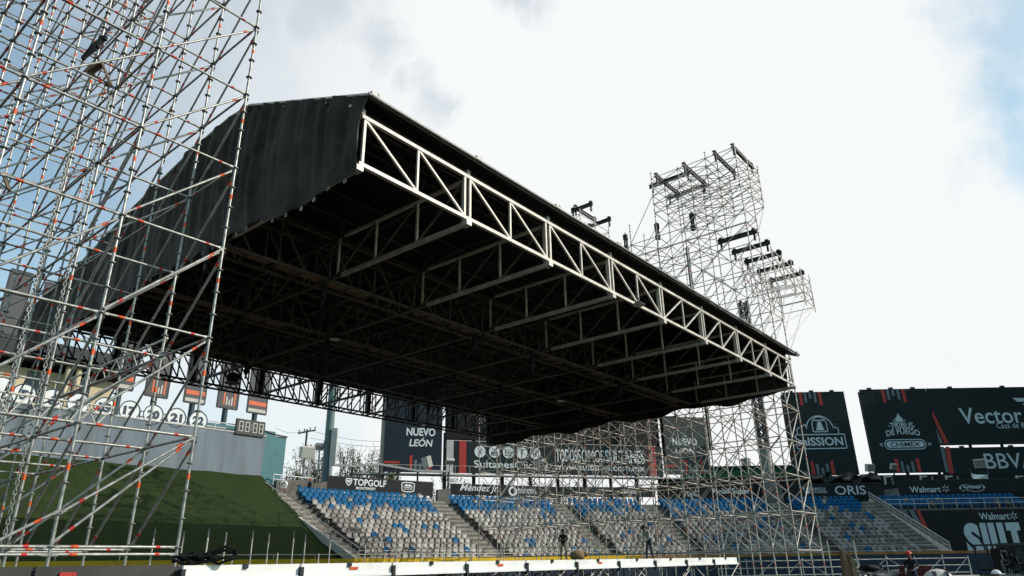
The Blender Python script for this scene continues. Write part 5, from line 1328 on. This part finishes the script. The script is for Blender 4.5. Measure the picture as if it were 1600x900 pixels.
t = thing('building', PG.w((a0+a1)/2, 0), 'green clad low building with rooftop tank behind the right scaffolding', 'building')
b = MB(); b.box(PG.w((a0+a1)/2, z1/2, -6), (a1-a0+6, 12, z1), (PG.u, PG.n, UPZ)); b.build('wall', 'greenwall', t)
b = MB(); b.box(PG.w((a0+a1)/2, z1+.15, -6), (a1-a0+6.5, 12.5, .3), (PG.u, PG.n, UPZ)); b.build('roof', 'poledark', t)
b = MB(); c = PG.pt(1173, 727); b.tube(PG.w(c[0], z1+.3, -2), PG.w(c[0], z1+1.4, -2), .7, 12); b.tube(PG.w(c[0], z1+1.4, -2), PG.w(c[0], z1+1.6, -2), .75, 12); b.build('tank', 'rosette', t)
# black plastic sheeting and steel arms over the right boards
t = thing('plastic_sheet', at(1325, 748, Y=86), 'crumpled black plastic sheet draped above the board with pale capitals', 'sheet')
b = MB(); nn, kk = 26, 6; vs = []
for j in range(kk+1):
    for i in range(nn+1):
        q = at(1250+i*(1374-1250)/nn, 741+j*15/kk, Y=84.6); vs.append(q+Vector((0, .35*math.sin(i*1.3+j)-.25*math.cos(i*.7-j*1.1)-.4*math.sin(math.pi*j/kk), .22*math.sin(i*.9)*(j in (0,)) - .15*math.cos(i*1.7))))
b.add(vs, [(j*(nn+1)+i, j*(nn+1)+i+1, (j+1)*(nn+1)+i+1, (j+1)*(nn+1)+i) for j in range(kk) for i in range(nn)], True); b.build('sheet', 'plastic', t)
for k, (x0, x1) in enumerate([(1384, 1395), (1440, 1458), (1480, 1498), (1590, 1604)]):
    t = thing('steel_bracket', at(x0, 758, Y=84), ['bent steel bracket above the grey block at right', 'pair of bent steel brackets above the pale wordmark board', 'bent steel brackets left of the white cloth', 'bent steel bracket at the far right above the seats'][k], 'bracket')
    b = MB(); 
    b.bar(at(x0, 757, Y=84), at(x0-2, 743, Y=84), .18); b.bar(at(x0-2, 745, Y=84), at(x0+8, 744, Y=84), .15); b.build('arm', 'dullbeige' if 'dullbeige' in M else 'palegrey', t)
    b = MB(); b.bar(at(x1+1, 757, Y=84), at(x1-2, 744, Y=84), .15); b.build('leg', 'rosette', t)
t = thing('white_cloth', at(1530, 745, Y=83), 'white triangular cloth hanging above the ribbon emblem board', 'cloth')
b = MB(); A_, B_, C_, D_ = at(1517, 739, Y=83), at(1544, 741, Y=83), at(1547, 754, Y=83), at(1524, 754, Y=83); vs = []
for j in range(7):
    for i in range(11): f, g = i/10, j/6; vs.append((A_.lerp(B_, f)).lerp(D_.lerp(C_, f), g)+Vector((0, .15*math.sin(6*f+5*g), -.12*math.sin(math.pi*f)*(1-g))))
b.add(vs, [(j*11+i, j*11+i+1, (j+1)*11+i+1, (j+1)*11+i) for j in range(6) for i in range(10)], True); b.build('cloth', 'whitecloth', t)
b = MB(); b.path([A_, A_+UPZ*.5], .02, 4); b.path([B_, B_+UPZ*.5], .02, 4); b.build('cord', 'rosette', t)
# back wall of dark boards below billboards
b = MB(); z1 = at(1450, 741, Y=90).z; b.box((48, 90.2, z1/2), (60, .2, z1)); tag(b.build('dark_wall', 'blackbanner', origin=(48, 90, 0)), 'dark wall below the right billboards behind the black boards', 'wall')
# trees
def tree(label, px, ybase_Y, ytop, spread, m, dens, seed, bare=False, group=None):
    rd = random.Random(seed); Y = ybase_Y; p = at(px, ytop, Y=Y); base = Vector((p.x, p.y, 0)); H = p.z
    t = thing('tree', base, label, 'tree', group)
    b = MB(); tips = []
    def branch(q, d, L_, r, lv):
        e = q+d*L_; mid = q.lerp(e, .5)+Vector((rd.uniform(-1, 1), rd.uniform(-1, 1), 0))*L_*.06
        b.tube(q, mid, r, 6 if lv < 2 else 4, r*.85, False); b.tube(mid, e, r*.85, 6 if lv < 2 else 4, r*.65, False)
        if lv >= 2: tips.append((mid, e))
        if lv >= 4: return
        for k in range(3 if lv else 5):
            a = rd.uniform(0, 6.28); sp = rd.uniform(.3, .75)
            nd = (d+Vector((math.cos(a)*sp, math.sin(a)*sp, rd.uniform(-.1, .3)))).normalized()
            branch(q.lerp(e, rd.uniform(.55, 1)), nd, L_*rd.uniform(.6, .85), r*.55, lv+1)
    branch(base, Vector((rd.uniform(-.05, .05), 0, 1)), H*.42, H*.018, 0)
    mxh = max(e.z for _, e in tips); s = H/mxh
    b.v = [base+Vector(((v.x-base.x)*spread, (v.y-base.y)*spread, v.z*s)) for v in b.v]
    b.build('trunk', 'barkbrown' if not bare else 'twig', t)
    lv = MB()
    for m_, e in tips:
        for k in range(dens):
            q = m_.lerp(e, rd.random()); q = base+Vector(((q.x-base.x)*spread, (q.y-base.y)*spread, q.z*s))+Vector((rd.gauss(0, .22), rd.gauss(0, .22), rd.gauss(0, .2)))
            sz = rd.uniform(.05, .13) if bare else rd.uniform(.08, .19)
            ax = Vector((rd.gauss(0, 1), rd.gauss(0, 1), rd.gauss(0, 1))).normalized(); bx = ax.cross(Vector((rd.gauss(0, 1), rd.gauss(0, 1), rd.gauss(0, 1)))).normalized()
            lv.quad(q-ax*sz, q+bx*sz*.45, q+ax*sz, q-bx*sz*.45)
    lv.build('crown', m, t)
    return t
for i, a in enumerate([('sparse olive tree just right of the teal shed', 452, 96, 704, .75, 'leaf', 11, 2, False), ('thin olive tree behind the square floodlight', 474, 99, 700, .8, 'leaf', 8, 5, False), ('bare-branched tree just right of the light mast', 540, 97, 692, .8, 'twig', 3, 8, True),
                       ('leafy olive tree left of the thick steel post', 562, 95, 692, .62, 'leaf', 16, 12, False), ('leafy olive tree right behind the thick steel post', 590, 98, 696, .6, 'leaf', 16, 19, False), ('bare twiggy tree under the navy banner', 635, 97, 742, .9, 'leaf', 3, 21, True),
                       ('green leafed tree below the gap beside the scoreboard', 688, 99, 735, .7, 'leafgreen', 7, 27, False), ('rounded green tree below the left end of the scoreboard', 748, 104, 750, .8, 'leafgreen', 8, 31, False), ('green tree below the scoreboard middle', 778, 102, 747, .8, 'leafgreen', 8, 34, False),
                       ('olive tree below the social media icons', 833, 103, 745, 1.1, 'leafgreen', 9, 36, False), ('olive tree below the scoreboard lettering', 870, 103, 746, 1.1, 'leaf', 9, 39, False), ('dark tree seen low behind the right scaffolding', 925, 105, 747, 1.1, 'leaf', 9, 44, False)]):
    tree(*a, group='trees behind the grandstand')
